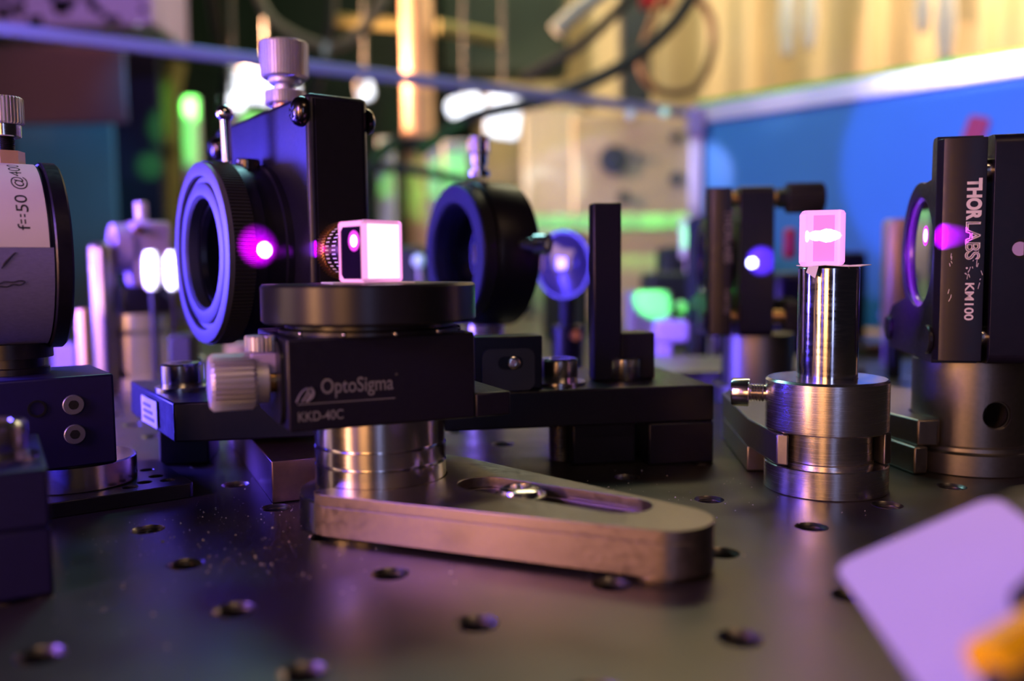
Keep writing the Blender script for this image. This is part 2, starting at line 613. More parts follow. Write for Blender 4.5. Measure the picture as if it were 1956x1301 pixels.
dg_ = G()
rd = random.Random(3)
for k in range(520):
    w = rd.random()
    if w < 0.55:
        p = (rd.gauss(-52, 16), rd.gauss(158, 16))
    elif w < 0.8:
        p = (rd.gauss(28, 22), rd.gauss(186, 14))
    else:
        p = (rd.uniform(-80, 110), rd.uniform(110, 260))
    s_ = rd.choice([0.06, 0.08, 0.1, 0.14, 0.2]) * (1 if rd.random() < .9 else 1.8)
    a = rd.random() * 6
    c, s = math.cos(a) * s_, math.sin(a) * s_
    dg_.add([(p[0] + c, p[1] + s, .02), (p[0] - s, p[1] + c, .02), (p[0] - c, p[1] - s, .02), (p[0], p[1], .02 + s_)],
            [(0, 1, 3), (1, 2, 3), (2, 0, 3), (0, 2, 1)])
o = obj('dust', dg_, DUST, kind='stuff')
tag(o, 'pale dust specks scattered over the dark table top', 'dust')

# ------------------------------------------------------------------ enclosure round the table
ENC = thing('laser_enclosure', 'laser enclosure with white railed blue panel and clear acrylic pane', 'enclosure')
RZ = 181.0


def onz(px, py, z):
    d = at(px, py, 1.0) - Vector((0, 0, H))
    return d * ((z - H) / d.z) + Vector((0, 0, H))


C0 = onz(1330, 222, RZ)
C1 = onz(1990, 120, RZ)
C2 = onz(-40, 58, RZ)
C1 = C0 + (C1 - C0) * 1.9
C2 = C0 + (C2 - C0) * 1.25


def bar(g, a, b, w, h):
    """box from a to b, w across, h tall, centred on the line"""
    d = (b - a)
    L = d.length
    g.frame(a, d, Vector((-d.y, d.x, 0)))
    g.box(0, L, -w / 2, w / 2, -h / 2, h / 2)
    g.M = Matrix.Identity(4)
    return g


obj('top_rail', bar(G(), C0, C1, 14, 15), RAILW, ENC, 1.0)
d_ = (C1 - C0).normalized()
obj('green_light_strip', bar(G(), C0 + Vector((d_.y, -d_.x, 0)) * -4 + Vector((0, 0, 10.2)), C1 + Vector((d_.y, -d_.x, 0)) * -4 + Vector((0, 0, 10.2)), 5, 5.4), GREENLINE, ENC)  # added strip standing for green laser light along the rail top
obj('acrylic_rail', bar(G(), C0 + Vector((0, 0, 2)), C2 + Vector((0, 0, 2)), 5, 7.5), RAILB, ENC, 0.6)
dz = Vector((0, 0, -RZ / 2 - 3))
obj('side_panel', bar(G(), C0 + dz, C1 + dz, 4, RZ - 7), BLUEPANEL, ENC)
obj('acrylic_pane', bar(G(), C0 + dz, C2 + dz, 3, RZ - 7), ACRYLIC, ENC)
obj('corner_post', G().put((C0.x - 2, C0.y - 8, 0)).box(-5, 5, -5, 5, 0, RZ - 9), RAILW, ENC, 0.8)
obj('corner_bracket', G().put((C0.x - 4, C0.y - 14, 0)).box(-7, 7, -5, 1, RZ - 18, RZ + 4), LILAC, ENC, 0.8)
# red tab stuck on the blue panel
a = C0 + (C1 - C0) * 0.37
d = (C1 - C0).normalized()
nrm = Vector((d.y, -d.x, 0))
if nrm.y > 0:
    nrm = -nrm
p = at(1860, 262, 1.0) - Vector((0, 0, H))
t_ = (C0 + nrm * 2.2 - Vector((0, 0, H))).dot(nrm) / p.dot(nrm)
p = p * t_ + Vector((0, 0, H))
g = G().frame(p, d, Vector((0, 0, 1)))
g.M = g.M @ Matrix.Rotation(R(-18), 4, 'Z')
g.prism(rrect(-7, 7, -22, 14, 3), 0.2, 1.6)
single('red_tape_tab', g, REDP, 'red tape tab stuck on the blue enclosure panel', 'tape')
beam('panel_glow', at(1500, 150, 420), p + Vector((0, 0, -10)), 100, 3.6, (0.10, 0.16, 1.0), 0.2, 4)
for k in range(15):
    fr_ = .285 + .022 * k
    beam('rail_glow', C0 + (C1 - C0) * fr_ + nrm * 150 + Vector((0, 0, 70)), C0 + (C1 - C0) * fr_ + Vector((0, 0, 1)), 14, min(1, (k + 1) / 8) ** 1.6 * 3.4, (1.0, 0.82, 0.97), 0.9)
beam('rail_glow_far', Vector((60, 520, 300)), C0 + (C1 - C0) * 0.16, 30, 0.7, (0.9, 0.62, 0.95), 0.9, 10)
beam('post_glow', Vector((C0.x - 75, C0.y - 60, 150)), (C0.x, C0.y - 8, 130), 34, .5, (0.55, 0.50, 1.0), 0.5, 4)
beam('left_rail_glow', Vector((-330, 330, 250)), C2 + (C0 - C2) * 0.24, 110, 3.2, (0.14, 0.12, 1.0), 1.0, 8)
beam('edge_glow', C0 + Vector((60, 220, 240)), C0 + (C1 - C0) * 0.22 + Vector((6, 6, 10)), 62, 2.6, (0.25, 1.0, 0.10), 0.9, 8)


# ================================================================== FOCUS ROW: crystal post
HOLD = thing('post_holder', 'turned steel post holder with side thumbscrew carrying the pink crystal post', 'post holder', (68.6, 192, 0))
g = G().lathe([(0, 0), (12.8, 0), (13.0, 0.2), (13.0, 5.8), (12.8, 6.0), (9.9, 6.0), (9.9, 6.5), (9.6, 6.7), (9.6, 13.2), (12.6, 13.2), (12.9, 13.5),
               (12.9, 23.8), (12.4, 24.3), (6.5, 24.3), (6.5, 20), (0, 20)], 72)
obj('holder_body', g, BRUSH, HOLD)
g = G().put((-12.7, 3.2, 20.6), (-0.94, 0.34, 0.0))
k = []
z = 0.0
while z < 3.0:
    k += [(1.75, z), (2.05, z + 0.3)]
    z += 0.6
g.lathe([(0, -1.5), (1.75, -1.5)] + k + [(1.75, 3.1), (3.0, 3.1), (3.15, 3.3), (3.15, 6.6), (2.9, 7.0), (1.6, 7.0), (1.6, 5), (0, 5)], 36)
obj('clamp_screw', g, STEEL, HOLD)

single('post', G().put((68.6, 192, 0)).lathe([(0, 20.1), (6.35, 20.1), (6.35, 48.0), (6.1, 48.3), (0, 48.3)], 64), POLISH,
       'polished round steel post standing in the turned holder', 'post')

g = G()
outline = [(-12.3, -5), (-10.1, -6.2)] + circle(0, 0, 10.0, 20, R(195), R(-15)) + [(10.4, -6.2), (12.3, -5)] + [(12.6, 12), (10, 60), (4, 68), (-4, 68), (-9, 58), (-13.2, 15)]
g.prism(outline, 6.15, 12.9)
g.prism([(-13.2, 15), (12.6, 15), (10, 60), (4, 68), (-4, 68), (-9, 58)], 0.2, 6.15)
g.M = Matrix.Identity(4)
o = single('clamping_fork', g, GREYPOST, 'grey clamping fork behind the brushed post holder gripping its neck', 'clamp', 'clamping forks', 0.35)
o.location = Vector((68.6, 192, 0)) * S

# torn paper scrap and crystal on the post
g = G()
pp = [(-6.2, -5.6), (-3, -6.1), (1.2, -5.7), (4.5, -6.2), (7.4, -4.4), (6.6, -1), (7.0, 3), (5.8, 6), (1, 6.4), (-4, 6), (-6.4, 2), (-6.0, -2)]
vs, fs = [], []
n = len(pp)
for z in (0.0, 0.16):
    for i, (x, y) in enumerate(pp):
        vs.append((x, y, 48.32 + z + (0.35 * abs(math.sin(i * 2.1)) if math.hypot(x, y) > 6.6 else 0)))
    vs.append((0, 0, 48.32 + z))
for i in range(n):
    j = (i + 1) % n
    fs += [(i, j, n), (n + 1 + j, n + 1 + i, 2 * n + 1), (i, n + 1 + i, n + 1 + j, j)]
g.add(vs, fs)
# a flap folded down at the left
g.add([(-6.2, -5.6, 48.4), (-4.4, -6.3, 48.4), (-5.2, -6.6, 46.0), (-6.6, -5.2, 47.2), (-6.2, -5.4, 48.5), (-4.4, -6.1, 48.5), (-5.2, -6.4, 46.0), (-6.6, -5.0, 47.2)],
      [(0, 1, 2, 3), (7, 6, 5, 4), (0, 4, 5, 1), (1, 5, 6, 2), (2, 6, 7, 3), (3, 7, 4, 0)])
o = single('paper_scrap', g, PAPER, 'torn white paper scrap under the pink crystal on the steel post', 'paper')
o.location = Vector((68.6, 192, 0)) * S


def chamfer_box(g, sx, sy, z0, z1, c):
    """a block with all twelve edges chamfered; returns faces by kind through separate calls"""
    hx, hy = sx / 2, sy / 2
    g.prism([(-hx + c, -hy), (hx - c, -hy), (hx, -hy + c), (hx, hy - c), (hx - c, hy), (-hx + c, hy), (-hx, hy - c), (-hx, -hy + c)], z0, z1)


CR = thing('glowing_crystal', 'pink glowing crystal block standing on the polished steel post', 'crystal', (66.8, 191.5, 48.62), -16)
g = G()
chamfer_box(g, 8.0, 6.2, 0, 11.7, 0.0001)
obj('crystal_body', g, CRYSTAL, CR, 0.75)
obj('refraction_panel', G().frame((0, -3.1, 0), (1, 0, 0), (0, 0, 1)).box(-1.9, 2.35, 0.9, 10.6, -.05, .03), mat('magenta_refraction', (.6, .2, .55), .3, noise=.05, emit=(.80, .24, .72), estr=.75), CR)  # glowing panel painted for the refracted back of the crystal
g = G()
g.M = Matrix.Translation((0, -3.08, 6.3)) @ Matrix.Diagonal((1, .16, 1, 1)) @ Vector((0, 0, 1)).rotation_difference(Vector((1, 0, 0))).to_matrix().to_4x4()
g.lathe([(0, -2.9), (0.7, -2.6), (1.15, -1.6), (1.1, -.6), (1.5, .6), (1.4, 1.6), (1.0, 2.6), (.6, 3.4), (0, 3.9)], 20)
obj('laser_trace', g, HOTSPOT, CR, label='white hot laser trace inside the crystal')
g = G()
g.M = Matrix.Translation((-3.15, -3.08, 6.2)) @ Matrix.Diagonal((1, .3, 1, 1))
g.lathe([(0, -1.3), (0.35, -.9), (0.5, 0), (0.35, .9), (0, 1.3)], 12)
obj('entry_spot', g, HOTSPOT, CR)

# ================================================================== CENTRE ASSEMBLY
PX, PY = -26.0, 172.0
g = G().put((PX, PY, 0)).lathe([(0, 0), (15.7, 0), (15.9, 0.25), (15.9, 5.9), (15.6, 6.25), (12.75, 6.25), (12.75, 11.5), (11.7, 11.6), (11.7, 12.1), (12.8, 12.2),
                               (12.8, 14.9), (11.7, 15.0), (11.7, 15.5), (12.7, 15.6), (12.7, 20.5), (12.5, 20.7), (0, 20.7)], 80)
single('pedestal_post', g, STEEL, 'short grooved steel pedestal post under the engraved black stage', 'post', 'pedestal posts')

# table clamp in front
FK = thing('table_clamp', 'wide satin nickel clamping fork with a slot at the table front', 'clamp', (0, 0, 0))


def fork_outline(rn):
    th = math.asin
    p = [(-36.4, 159.0), (-35.9, 157.2), (-34.3, 156.0)]
    p += [(21.5, 132.7)]
    p += circle(24.4, 139.8, 7.7, 16, R(-112), R(44))[1:]
    p += [(-9.5, 186.5), (-15.5, 191.0), (-19.0, 192.5 if rn < 14 else 194)]
    a1 = math.atan2(192.0 - PY, -19.5 - PX)
    p += circle(PX, PY, rn, 24, a1, a1 - R(198 if rn < 14 else 196))
    return p


slot = []
c1, c2, sr = Vector((-5.2, 163.6)), Vector((18.2, 147.6)), 5.3
ang = math.atan2(c2.y - c1.y, c2.x - c1.x)
slot = circle(c1.x, c1.y, sr, 12, ang + R(90), ang + R(270)) + circle(c2.x, c2.y, sr, 12, ang - R(90), ang + R(90))
slot2 = circle(c1.x, c1.y, sr - 1.1, 12, ang + R(90), ang + R(270)) + circle(c2.x, c2.y, sr - 1.1, 12, ang - R(90), ang + R(90))
g = G().prism(fork_outline(12.95), 6.45, 8.5, [slot])
g.prism(fork_outline(16.15), 0.9, 6.45, [slot2])
obj('fork_body', g, FORK, FK, 0.28)
obj('fork_foot', G().put((24.2, 140.2, 0)).cyl(6.4, 0.02, 0.9, 32), FORK, FK)
g = G().put((1.2, 158.0, 7.15)).lathe([(0, -6.6), (2.6, -6.6), (2.6, 0), (4.6, 0), (4.75, 0.15), (4.75, 0.7), (4.1, 0.8), (3.7, 1.7), (2.7, 2.1), (1.9, 2.1), (1.7, 0.5), (0, 0.5)], 6 * 7)
obj('clamp_screw', g, STEEL, FK, label='button head screw with hex socket')

# kinematic stage
STG = thing('kinematic_stage', 'black engraved kinematic stage with round platform under the white crystal', 'stage', (-27.5, 172, 20.72), 23.8)
obj('base_plate', G().box(16.0, 23.2, -14.7, 20, 0, 4.6), BLACK, STG, 0.4)
obj('stage_body', G().box(-18.6, 16.0, -14.7, 20, 0, 16.2), BLACK, STG, 0.4)
g = G().put((0, 0, 0)).lathe([(0, 16.2), (17.4, 16.2), (17.4, 16.9), (16.2, 17.2), (16.2, 18.1), (0, 18.1)], 72)
obj('stage_neck', g, BLACK2, STG)
g = G().lathe([(0, 18.1), (20.0, 18.1), (20.5, 18.6), (20.5, 24.9), (20.1, 25.4), (0, 25.4)], 96)
obj('platform', g, BLACK2, STG, label='black round platform disc')
for a in range(0, 360, 30):
    if 180 < a < 360:
        obj('set_screw', G().put((17.0 * math.cos(R(a)), 17.0 * math.sin(R(a)), 16.6), (math.cos(R(a)), math.sin(R(a)), 0)).ball((0, 0, 0.3), 0.5, 10, 6), STEEL, STG)
KN = obj('adjuster_knob', G().put((-21.2, -5, 8.3), (-1, 0, 0)).gear(4.65, 5.15, 30, 1.6, 9.4, 0.6), ALU, STG)
obj('knob_collar', G().put((-18.6, -5, 8.3), (-1, 0, 0)).cyl(4.3, 2.0, 4.4, 32, .2), ALU, KN)
obj('knob_shaft', G().put((-18.6, -5, 8.3), (-1, 0, 0)).cyl(2.4, 0, 4.5, 24), BRASS, KN)
LK = obj('lock_knob', G().put((-21.6, -4.5, 13.2)).gear(2.35, 2.65, 20, 0.2, 3.1, 0.2), ALU, STG)
obj('knob_bracket', G().box(-23.6, -18.6, -7.5, -1, 9.6, 13.3), LILAC, LK, 0.2)
obj('arched_side_plate', G().frame((-18.6, 0, 0), (0, -1, 0), (0, 0, 1)).prism(rrect(-17, 12.5, 0.6, 15.4, 4), 0.0, 0.8), BLACK2, STG)
# engraving on the front face
FY = -14.72
RX, UZ = Vector((1, 0, 0)), Vector((0, 0, 1))
text('brand_text', 'OptoSigma', (-12.9, FY, 5.55), RX, UZ, 13.0, 3.5, GREYINK, STG, bold=0.012)
text('model_text', 'KKD-40C', (-17.0, FY, 1.75), RX, UZ, 7.9, 1.75, GREYINK, STG, bold=0.015)
g = G().tube([(-17.2, FY, 5.2), (-16.6, FY, 6.4), (-15.9, FY, 7.2), (-15.2, FY, 7.5), (-15.1, FY, 7.0), (-15.7, FY, 6.0), (-16.3, FY, 5.2)], 0.16, 6)
g.tube([(-15.4, FY, 5.2), (-14.6, FY, 5.8), (-14.2, FY, 6.5), (-14.3, FY, 7.2), (-14.8, FY, 7.6)], 0.24, 6)
g.tube([(-15.6, FY, 5.2), (-15.0, FY, 5.9), (-14.7, FY, 6.7)], 0.2, 6)
obj('brand_mark', g, GREYINK, STG)
obj('rule_line', G().box(-17.0, 0.4, FY - 0.02, FY + 0.1, 4.72, 4.90), GREYINK, STG)
g = G()
g.put((0.7, FY, 9.1), (0, -1, 0)).lathe([(0.16, 0), (0.22, 0), (0.22, 0.04), (0.16, 0.04)], 16, True)
obj('registered_mark', g, GREYINK, STG)

# crystal on the platform
o = single('paper_square', G().put((-27.0, 167.0, 0), (0, 0, 1), R(22)).box(-7.6, 7.6, -5.6, 6.5, 46.14, 46.4), PAPER,
           'thin white paper square under the crystal on the black platform', 'paper')
CB = thing('crystal_cube', 'white glowing crystal cube on the black round platform', 'crystal', (-26.2, 166.0, 46.42), 42.5)
SX, SY, HZ = 8.3, 8.3, 11.2
c = 0.55
g = G()
chamfer_box(g, SX, SY, 0, HZ, 0.0001)
obj('crystal_body', g, PINKEDGE, CB, c, label='pink glowing chamfered crystal body')
g = G().box(-SX / 2 + c + .25, SX / 2 - c - .1, -SY / 2 - 0.06, -SY / 2 + .1, c + .1, HZ - c - .15)
obj('frosted_face', g, PINKFACE, CB, label='white overexposed frosted face')
x0 = -SX / 2
g = G().put((0, 0, 0)).frame((x0, 0, 0), (0, -1, 0), (0, 0, 1))
yy, k = SY / 2 - c - .05, 0.8
g.prism([(-yy + k, c), (yy, c), (yy, HZ - c - .5), (-yy + k, HZ - c - .5), (-yy, HZ - c - 1.3), (-yy, c + k)], -0.1, 0.06)
obj('polished_face', g, CLEARFACE, CB, label='dark polished face showing the laser spot')
g = G().frame((x0 - .07, 0, 0), (0, -1, 0), (0, 0, 1))
M0 = g.M
g.M = M0 @ Matrix.Translation((1.0, 7.5, 0))
g.cyl(1.9, 0, 0.02, 28)
obj('painted_halo', g, MAGENTA, CB)  # glowing discs painted for the reflected laser spot
g = G()
g.M = M0 @ Matrix.Translation((1.0, 7.5, 0.03))
g.cyl(1.05, 0, 0.02, 24)
obj('painted_spot', g, HOTSPOT, CB)

# ------------------------------------------------------------------ long bridge plate behind the stage
BP = thing('bridge_plate', 'long black bridge plate on block legs behind the engraved stage', 'plate', (-75.7, 195.8, 0), 9.8)
obj('plate', G().prism([(0, 0), (127.5, 0), (127.5, 46), (-20, 46)], 10.5, 19.5), BLACK, BP, 0.5)
obj('leg', G().box(110.6, 127.5, 0.0, 30, 0.05, 10.5), BLACK, BP, 0.5)
obj('leg', G().box(92.4, 108.6, 4, 30, 0.05, 10.5), BLACK, BP, 0.5)
obj('leg', G().box(-9, 3, 26, 44, 0.05, 10.5), BLACK, BP, 0.5)
cap_screw(BP, (90.6, 10.5, 19.55), 4.7, 6.6, washer=6.6)
cap_screw(BP, (109.0, 15.5, 19.55), 4.5, 6.0, washer=0)
cap_screw(BP, (-2.5, 24, 19.55), 4.9, 6.6, washer=6.4)
obj('threaded_rod', G().put((90.6, 10.5, 0.05)).lathe([(0, 0)] + [q for i in range(13) for q in ((2.5, i * .8), (2.9, i * .8 + .4))] + [(0, 10.4)], 24), GREYPOST, BP)
LB = obj('asset_label', G().frame((-13.0, 27.7, 11.4), (.425, -.905, 0), (0, 0, 1)).prism(rrect(0, 15.5, 0, 6.6, .4), 0.0, 0.14), LABEL, BP, label='small white asset label')
for r_ in range(3):
    obj('printed_line', G().frame((-13.0 + .425 * 2, 27.7 - .905 * 2, 11.4), (.425, -.905, 0), (0, 0, 1)).box(0, 11 - r_ * 1.5, 1.2 + r_ * 1.6, 2.0 + r_ * 1.6, .13, .17), GREYINK, LB)

single('steel_bar', G().frame((-50.4, 182, 0.05), (-18.2, 40, 0), (-40, -18.2, 0)).box(0, 76, -14, 0, 0, 9.1), BROWN,
       'brownish square steel bar lying under the long bridge plate', 'bar', bevel=0.3)

# slotted block standing on the plate
SB = thing('slotted_block', 'black slotted block beside the socket screw on the bridge plate', 'block', (-2.5, 209.5, 19.56), 9.8)
obj('block_body', G().box(-6.5, 10.2, 1.4, 9, 0, 13.0), BLACK, SB, 0.4)
g = G().frame((0, 1.4, 0), (1, 0, 0), (0, 0, 1)).prism(rrect(-4.6, 8.1, 0, 10.0, 2), 0, 0.9, [rrect(-.8, 5.2, 5.0, 8.2, 1.55)])
obj('slot_plate', g, mat('grey_slot_plate', (0.055, 0.05, 0.058), 0.5, noise=.15), SB)
obj('slot_screw', G().put((3.0, 1.38, 6.6), (0, -1, 0)).lathe([(0, 0), (1.5, 0), (1.5, .8), (1.1, 1.0), (.7, 1.0), (.7, .4), (0, .4)], 24), STEEL, SB)

# ------------------------------------------------------------------ big translation mount with iris ring
XY = thing('translation_mount', 'tall black lens mount with round flange and knurled top knob', 'lens mount', (-64.7, 231.0, 19.56), BANG)
obj('mount_body', G().box(0, 15.4, -32, 35, 9.6, 69.6), BLACK, XY, 1.3)
obj('side_cover', G().box(1.9, 13.5, -32.25, -31.9, 10.5, 68.2), BLACK2, XY)
obj('mount_foot', G().box(1.5, 14, -30.5, -16, 0, 9.6), BLACK, XY, 0.4)


def button_head(parent, loc, axis, r, m):
    g = G().put(loc, axis).lathe([(0, 0), (r, 0), (r, r * .22), (r * .86, r * .5), (r * .6, r * .68), (r * .36, r * .74), (0, r * .74)], 32)
    o_ = obj('cover_screw', g, m, parent)
    g = G().put(loc, axis, 0.4)
    for a_ in (0, math.pi / 2):
        M_ = g.M
        g.M = M_ @ Matrix.Rotation(a_, 4, 'Z')
        g.box(-r * .5, r * .5, -r * .1, r * .1, r * .70, r * .78)
        g.M = M_
    obj('cross_slot', g, DARKHOLE, o_)


GUN = mat('gunmetal_screw', (0.10, 0.085, 0.08), 0.22, 1.0, noise=.1)
button_head(XY, (0, -29.2, 65.5), (-1, 0, 0), 3.5, GUN)
button_head(XY, (0, 31.5, 64.0), (-1, 0, 0), 3.5, GUN)
button_head(XY, (15.4, -29.2, 64.5), (1, 0, 0), 3.3, GUN)
ZC = 33.6                                   # height of the ring centre above the foot
g = G().put((0, 0, ZC), (-1, 0, 0))
g.lathe([(17, 0.0), (22.6, 0.0), (22.6, 1.6), (21.6, 1.8), (21.6, 6.4), (22.3, 6.6), (22.3, 9.4), (17, 9.4)], 96, True)
obj('lens_tube', g, BLACK, XY)
g = G().put((0, 0, ZC), (-1, 0, 0))
kn = []
for i in range(150):
    for q_, r_ in ((0, 22.85), (.3, 22.85), (.5, 22.5), (.8, 22.5)):
        kn.append((r_ * math.cos(2 * math.pi * (i + q_) / 150), r_ * math.sin(2 * math.pi * (i + q_) / 150)))
g.prism(kn, 9.5, 14.4, [circle(0, 0, 14.2, 60)])
RG = obj('flange_ring', g, BLACKM, XY)
fm = mat('satin_flange_face', (0.10, 0.095, 0.12), 0.46, noise=.12, nscale=900)
g = G().put((0, 0, ZC), (-1, 0, 0))
g.lathe([(18.9, 14.3), (22.4, 14.3), (22.4, 15.6), (22.0, 15.8), (19.2, 15.8), (18.9, 15.4)], 96, True)
obj('outer_face', g, fm, RG)
g = G().put((0, 0, ZC), (-1, 0, 0))
g.lathe([(13.6, 12.2), (17.3, 14.3), (17.5, 15.2), (16.9, 15.5), (14.4, 15.5), (13.6, 14.8)], 96, True)
g.lathe([(17.3, 14.2), (18.9, 14.2), (18.9, 14.5), (17.3, 14.5)], 96, True)
obj('inner_face', g, fm, RG)
g = G().put((0, 0, ZC), (-1, 0, 0))
g.lathe([(13.55, 3.0), (13.62, 13.0), (14.1, 13.0), (14.1, 3.0)], 80, True)
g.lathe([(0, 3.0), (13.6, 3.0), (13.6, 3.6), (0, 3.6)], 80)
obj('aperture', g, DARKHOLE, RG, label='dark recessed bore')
g = G().put((0, 0, ZC), (-1, 0, 0)).lathe([(11.6, 10.6), (13.5, 10.2), (13.5, 12.0), (12.2, 12.0)], 80, True)
obj('retaining_ring', g, BLACK2, RG)
# lever with a ball, small clamp screw
LV = obj('iris_lever', G().put((-8.0, 0.0, ZC + 21.0), (-.02, 0.02, 1)).cyl(1.35, 0, 13.0, 24), POLISH, XY)
obj('ball_tip', G().put((0, 0, 0)).ball((-8.3, 0.25, ZC + 35.0), 2.15, 24, 16), POLISH, LV)
obj('ring_screw', G().put((-3.8, -2.5, ZC + 20.6), (0, -.10, 1)).cyl(3.0, 0, 3.2, 28, .4), GUN, XY)
# knob on top
KB = obj('top_knob', G().put((7.7, 0, 0)).gear(5.75, 6.2, 46, 78.8, 88.2, 0.5), ALU, XY)
g = G().put((7.7, 0, 0)).lathe([(0, 77.2), (3.6, 77.2), (4.2, 77.8), (4.2, 78.9), (0, 78.9)], 40)
g.lathe([(0, 74.5), (2.6, 74.5), (2.6, 77.3), (0, 77.3)], 32)
obj('knob_hub', g, ALU, KB)
obj('lock_ring', G().put((7.7, 0, 0)).gear(4.85, 5.3, 40, 72.2, 75.6, 0.3), ALU, KB)
obj('brass_sleeve', G().put((7.7, 0, 0)).cyl(3.3, 69.0, 72.3, 32), BRASS, KB)
# knurled brass adjuster on the near narrow face
AD = obj('side_adjuster', G().put((7.7, -32.2, ZC), (0, -1, 0)).gear(6.4, 6.8, 60, 0, 3.2, .3), BRASS, XY, label='brass adjuster with engraved scale')
obj('scale_sleeve', G().put((7.7, -35.4, ZC), (0, -1, 0)).lathe([(0, 0), (6.0, 0), (6.0, 7.6), (5.6, 8), (0, 8)], 60), mat('dark_brass', (.10, .055, .028), .35, 1.0, noise=.1), AD)
for row, (o0, ln) in enumerate(((0.7, 1.7), (4.2, 1.9))):
    for q in range(40):
        a = 2 * math.pi * q / 40
        g = G().put((7.7, -35.4, ZC), (0, -1, 0))
        g.M = g.M @ Matrix.Rotation(a, 4, 'Z')
        g.box(5.95, 6.08, -.17, .17, o0, o0 + ln)
        if q == 0:
            tick = g.mesh('scale_tick')
            tick.materials.append(WHITEINK)
        obj('scale_tick', g, WHITEINK, AD)

# ------------------------------------------------------------------ second ring mount further back
RM = thing('ring_mount', 'black round iris mount with small knurled knob behind the bridge plate', 'lens mount', (-16.0, 289, 0), BANG - 7)
ZR = 53.5
g = G().put((0, 0, ZR), (-1, 0, 0)).lathe([(16.0, -2), (22.0, -2), (22.4, -1.6), (22.4, 2.6), (21.9, 3.2), (16.7, 3.2), (16.0, 2.4)], 80, True)
obj('front_ring', g, mat('satin_ring_face', (.016, .015, .022), .45, noise=.1), RM)
g = G().put((0, 0, ZR), (1, 0, 0)).lathe([(15.6, 2.1), (22.9, 2.1), (23.6, 3.2), (23.6, 15.5), (22.8, 16.2), (15.6, 16.2)], 80, True)
obj('mount_ring', g, BLACK, RM)
obj('post_stub', G().put((8, 0, 0)).cyl(6.3, 0.05, ZR - 23.0, 40), STEEL, RM)
K2 = obj('top_knob', G().put((6.5, 0, 0)).gear(3.3, 3.6, 28, 85.6, 91.6, .4), STEEL, RM)
obj('knob_hub', G().put((6.5, 0, 0)).lathe([(0, 78.5), (3.6, 78.5), (3.6, 80.5), (2.2, 80.6), (2.2, 82.2), (2.9, 82.4), (2.9, 85.6), (0, 85.6)], 28), STEEL, K2)
obj('side_screw', G().put((9, -20.5, ZR + 2.5), (.5, -.85, 0)).lathe([(0, 0), (2.2, 0), (2.2, 7), (3.2, 7), (3.2, 11), (1.6, 11), (1.6, 9.6), (0, 9.6)], 28), STEEL, RM)
obj('lens', G().put((5.5, 0, ZR), (1, 0, 0)).lathe([(0, -1.6), (5, -1.4), (10, -.7), (15.5, 0.2), (15.5, 2), (0, 2)], 56), MIRROR, RM)

# ------------------------------------------------------------------ angle bracket on the bridge plate end
AB = thing('angle_bracket', 'plain black angle bracket standing at the end of the bridge plate', 'bracket', (20.5, 226, 19.56), 9.8)
obj('upright', G().box(0.4, 7.9, 0, 5, 0, 45.5), BLACK, AB, 0.5)
obj('bracket_foot', G().box(7.9, 17.2, 1, 12, 0, 12.2), BLACK, AB, 0.5)

# ------------------------------------------------------------------ lens on its own post between ring mount and bracket
LN = thing('round_lens', 'small round glass lens catching violet reflections beside the black angle bracket', 'lens', (22.2, 352, 0), 50)
g = G().put((0, 0, 50), (-1, 0, 0)).lathe([(0, -2.2), (6, -1.9), (12.4, 0), (12.4, 2.2), (6, 3.9), (0, 4.3)], 56)
obj('lens_glass', g, mat('violet_coated_lens', (0.16, 0.14, 0.24), 0.06, 0.5, noise=.1, spec=1.0), LN)
obj('lens_cell', G().put((0, 0, 50), (-1, 0, 0)).lathe([(12.4, -1.5), (13.4, -1.5), (13.4, 3.0), (12.4, 3.0)], 56, True), BLACK2, LN)
obj('post', G().put((0, 0, 0)).cyl(3.1, 25, 37.0, 28), BLACKM, LN)
obj('post_holder', G().put((0, 0, 0)).cyl(6.2, 0.05, 26, 36, .4), BLACK2, LN)
obj('thumb_screw', G().put((-3.5, -5.2, 22.5), (-.62, -.78, .05)).lathe([(0, 0), (.9, 0), (.9, 2.0), (2.0, 2.2), (2.0, 4.4), (0, 4.4)], 20), BRASS, LN)

# ------------------------------------------------------------------ two-plate kinematic mirror mounts


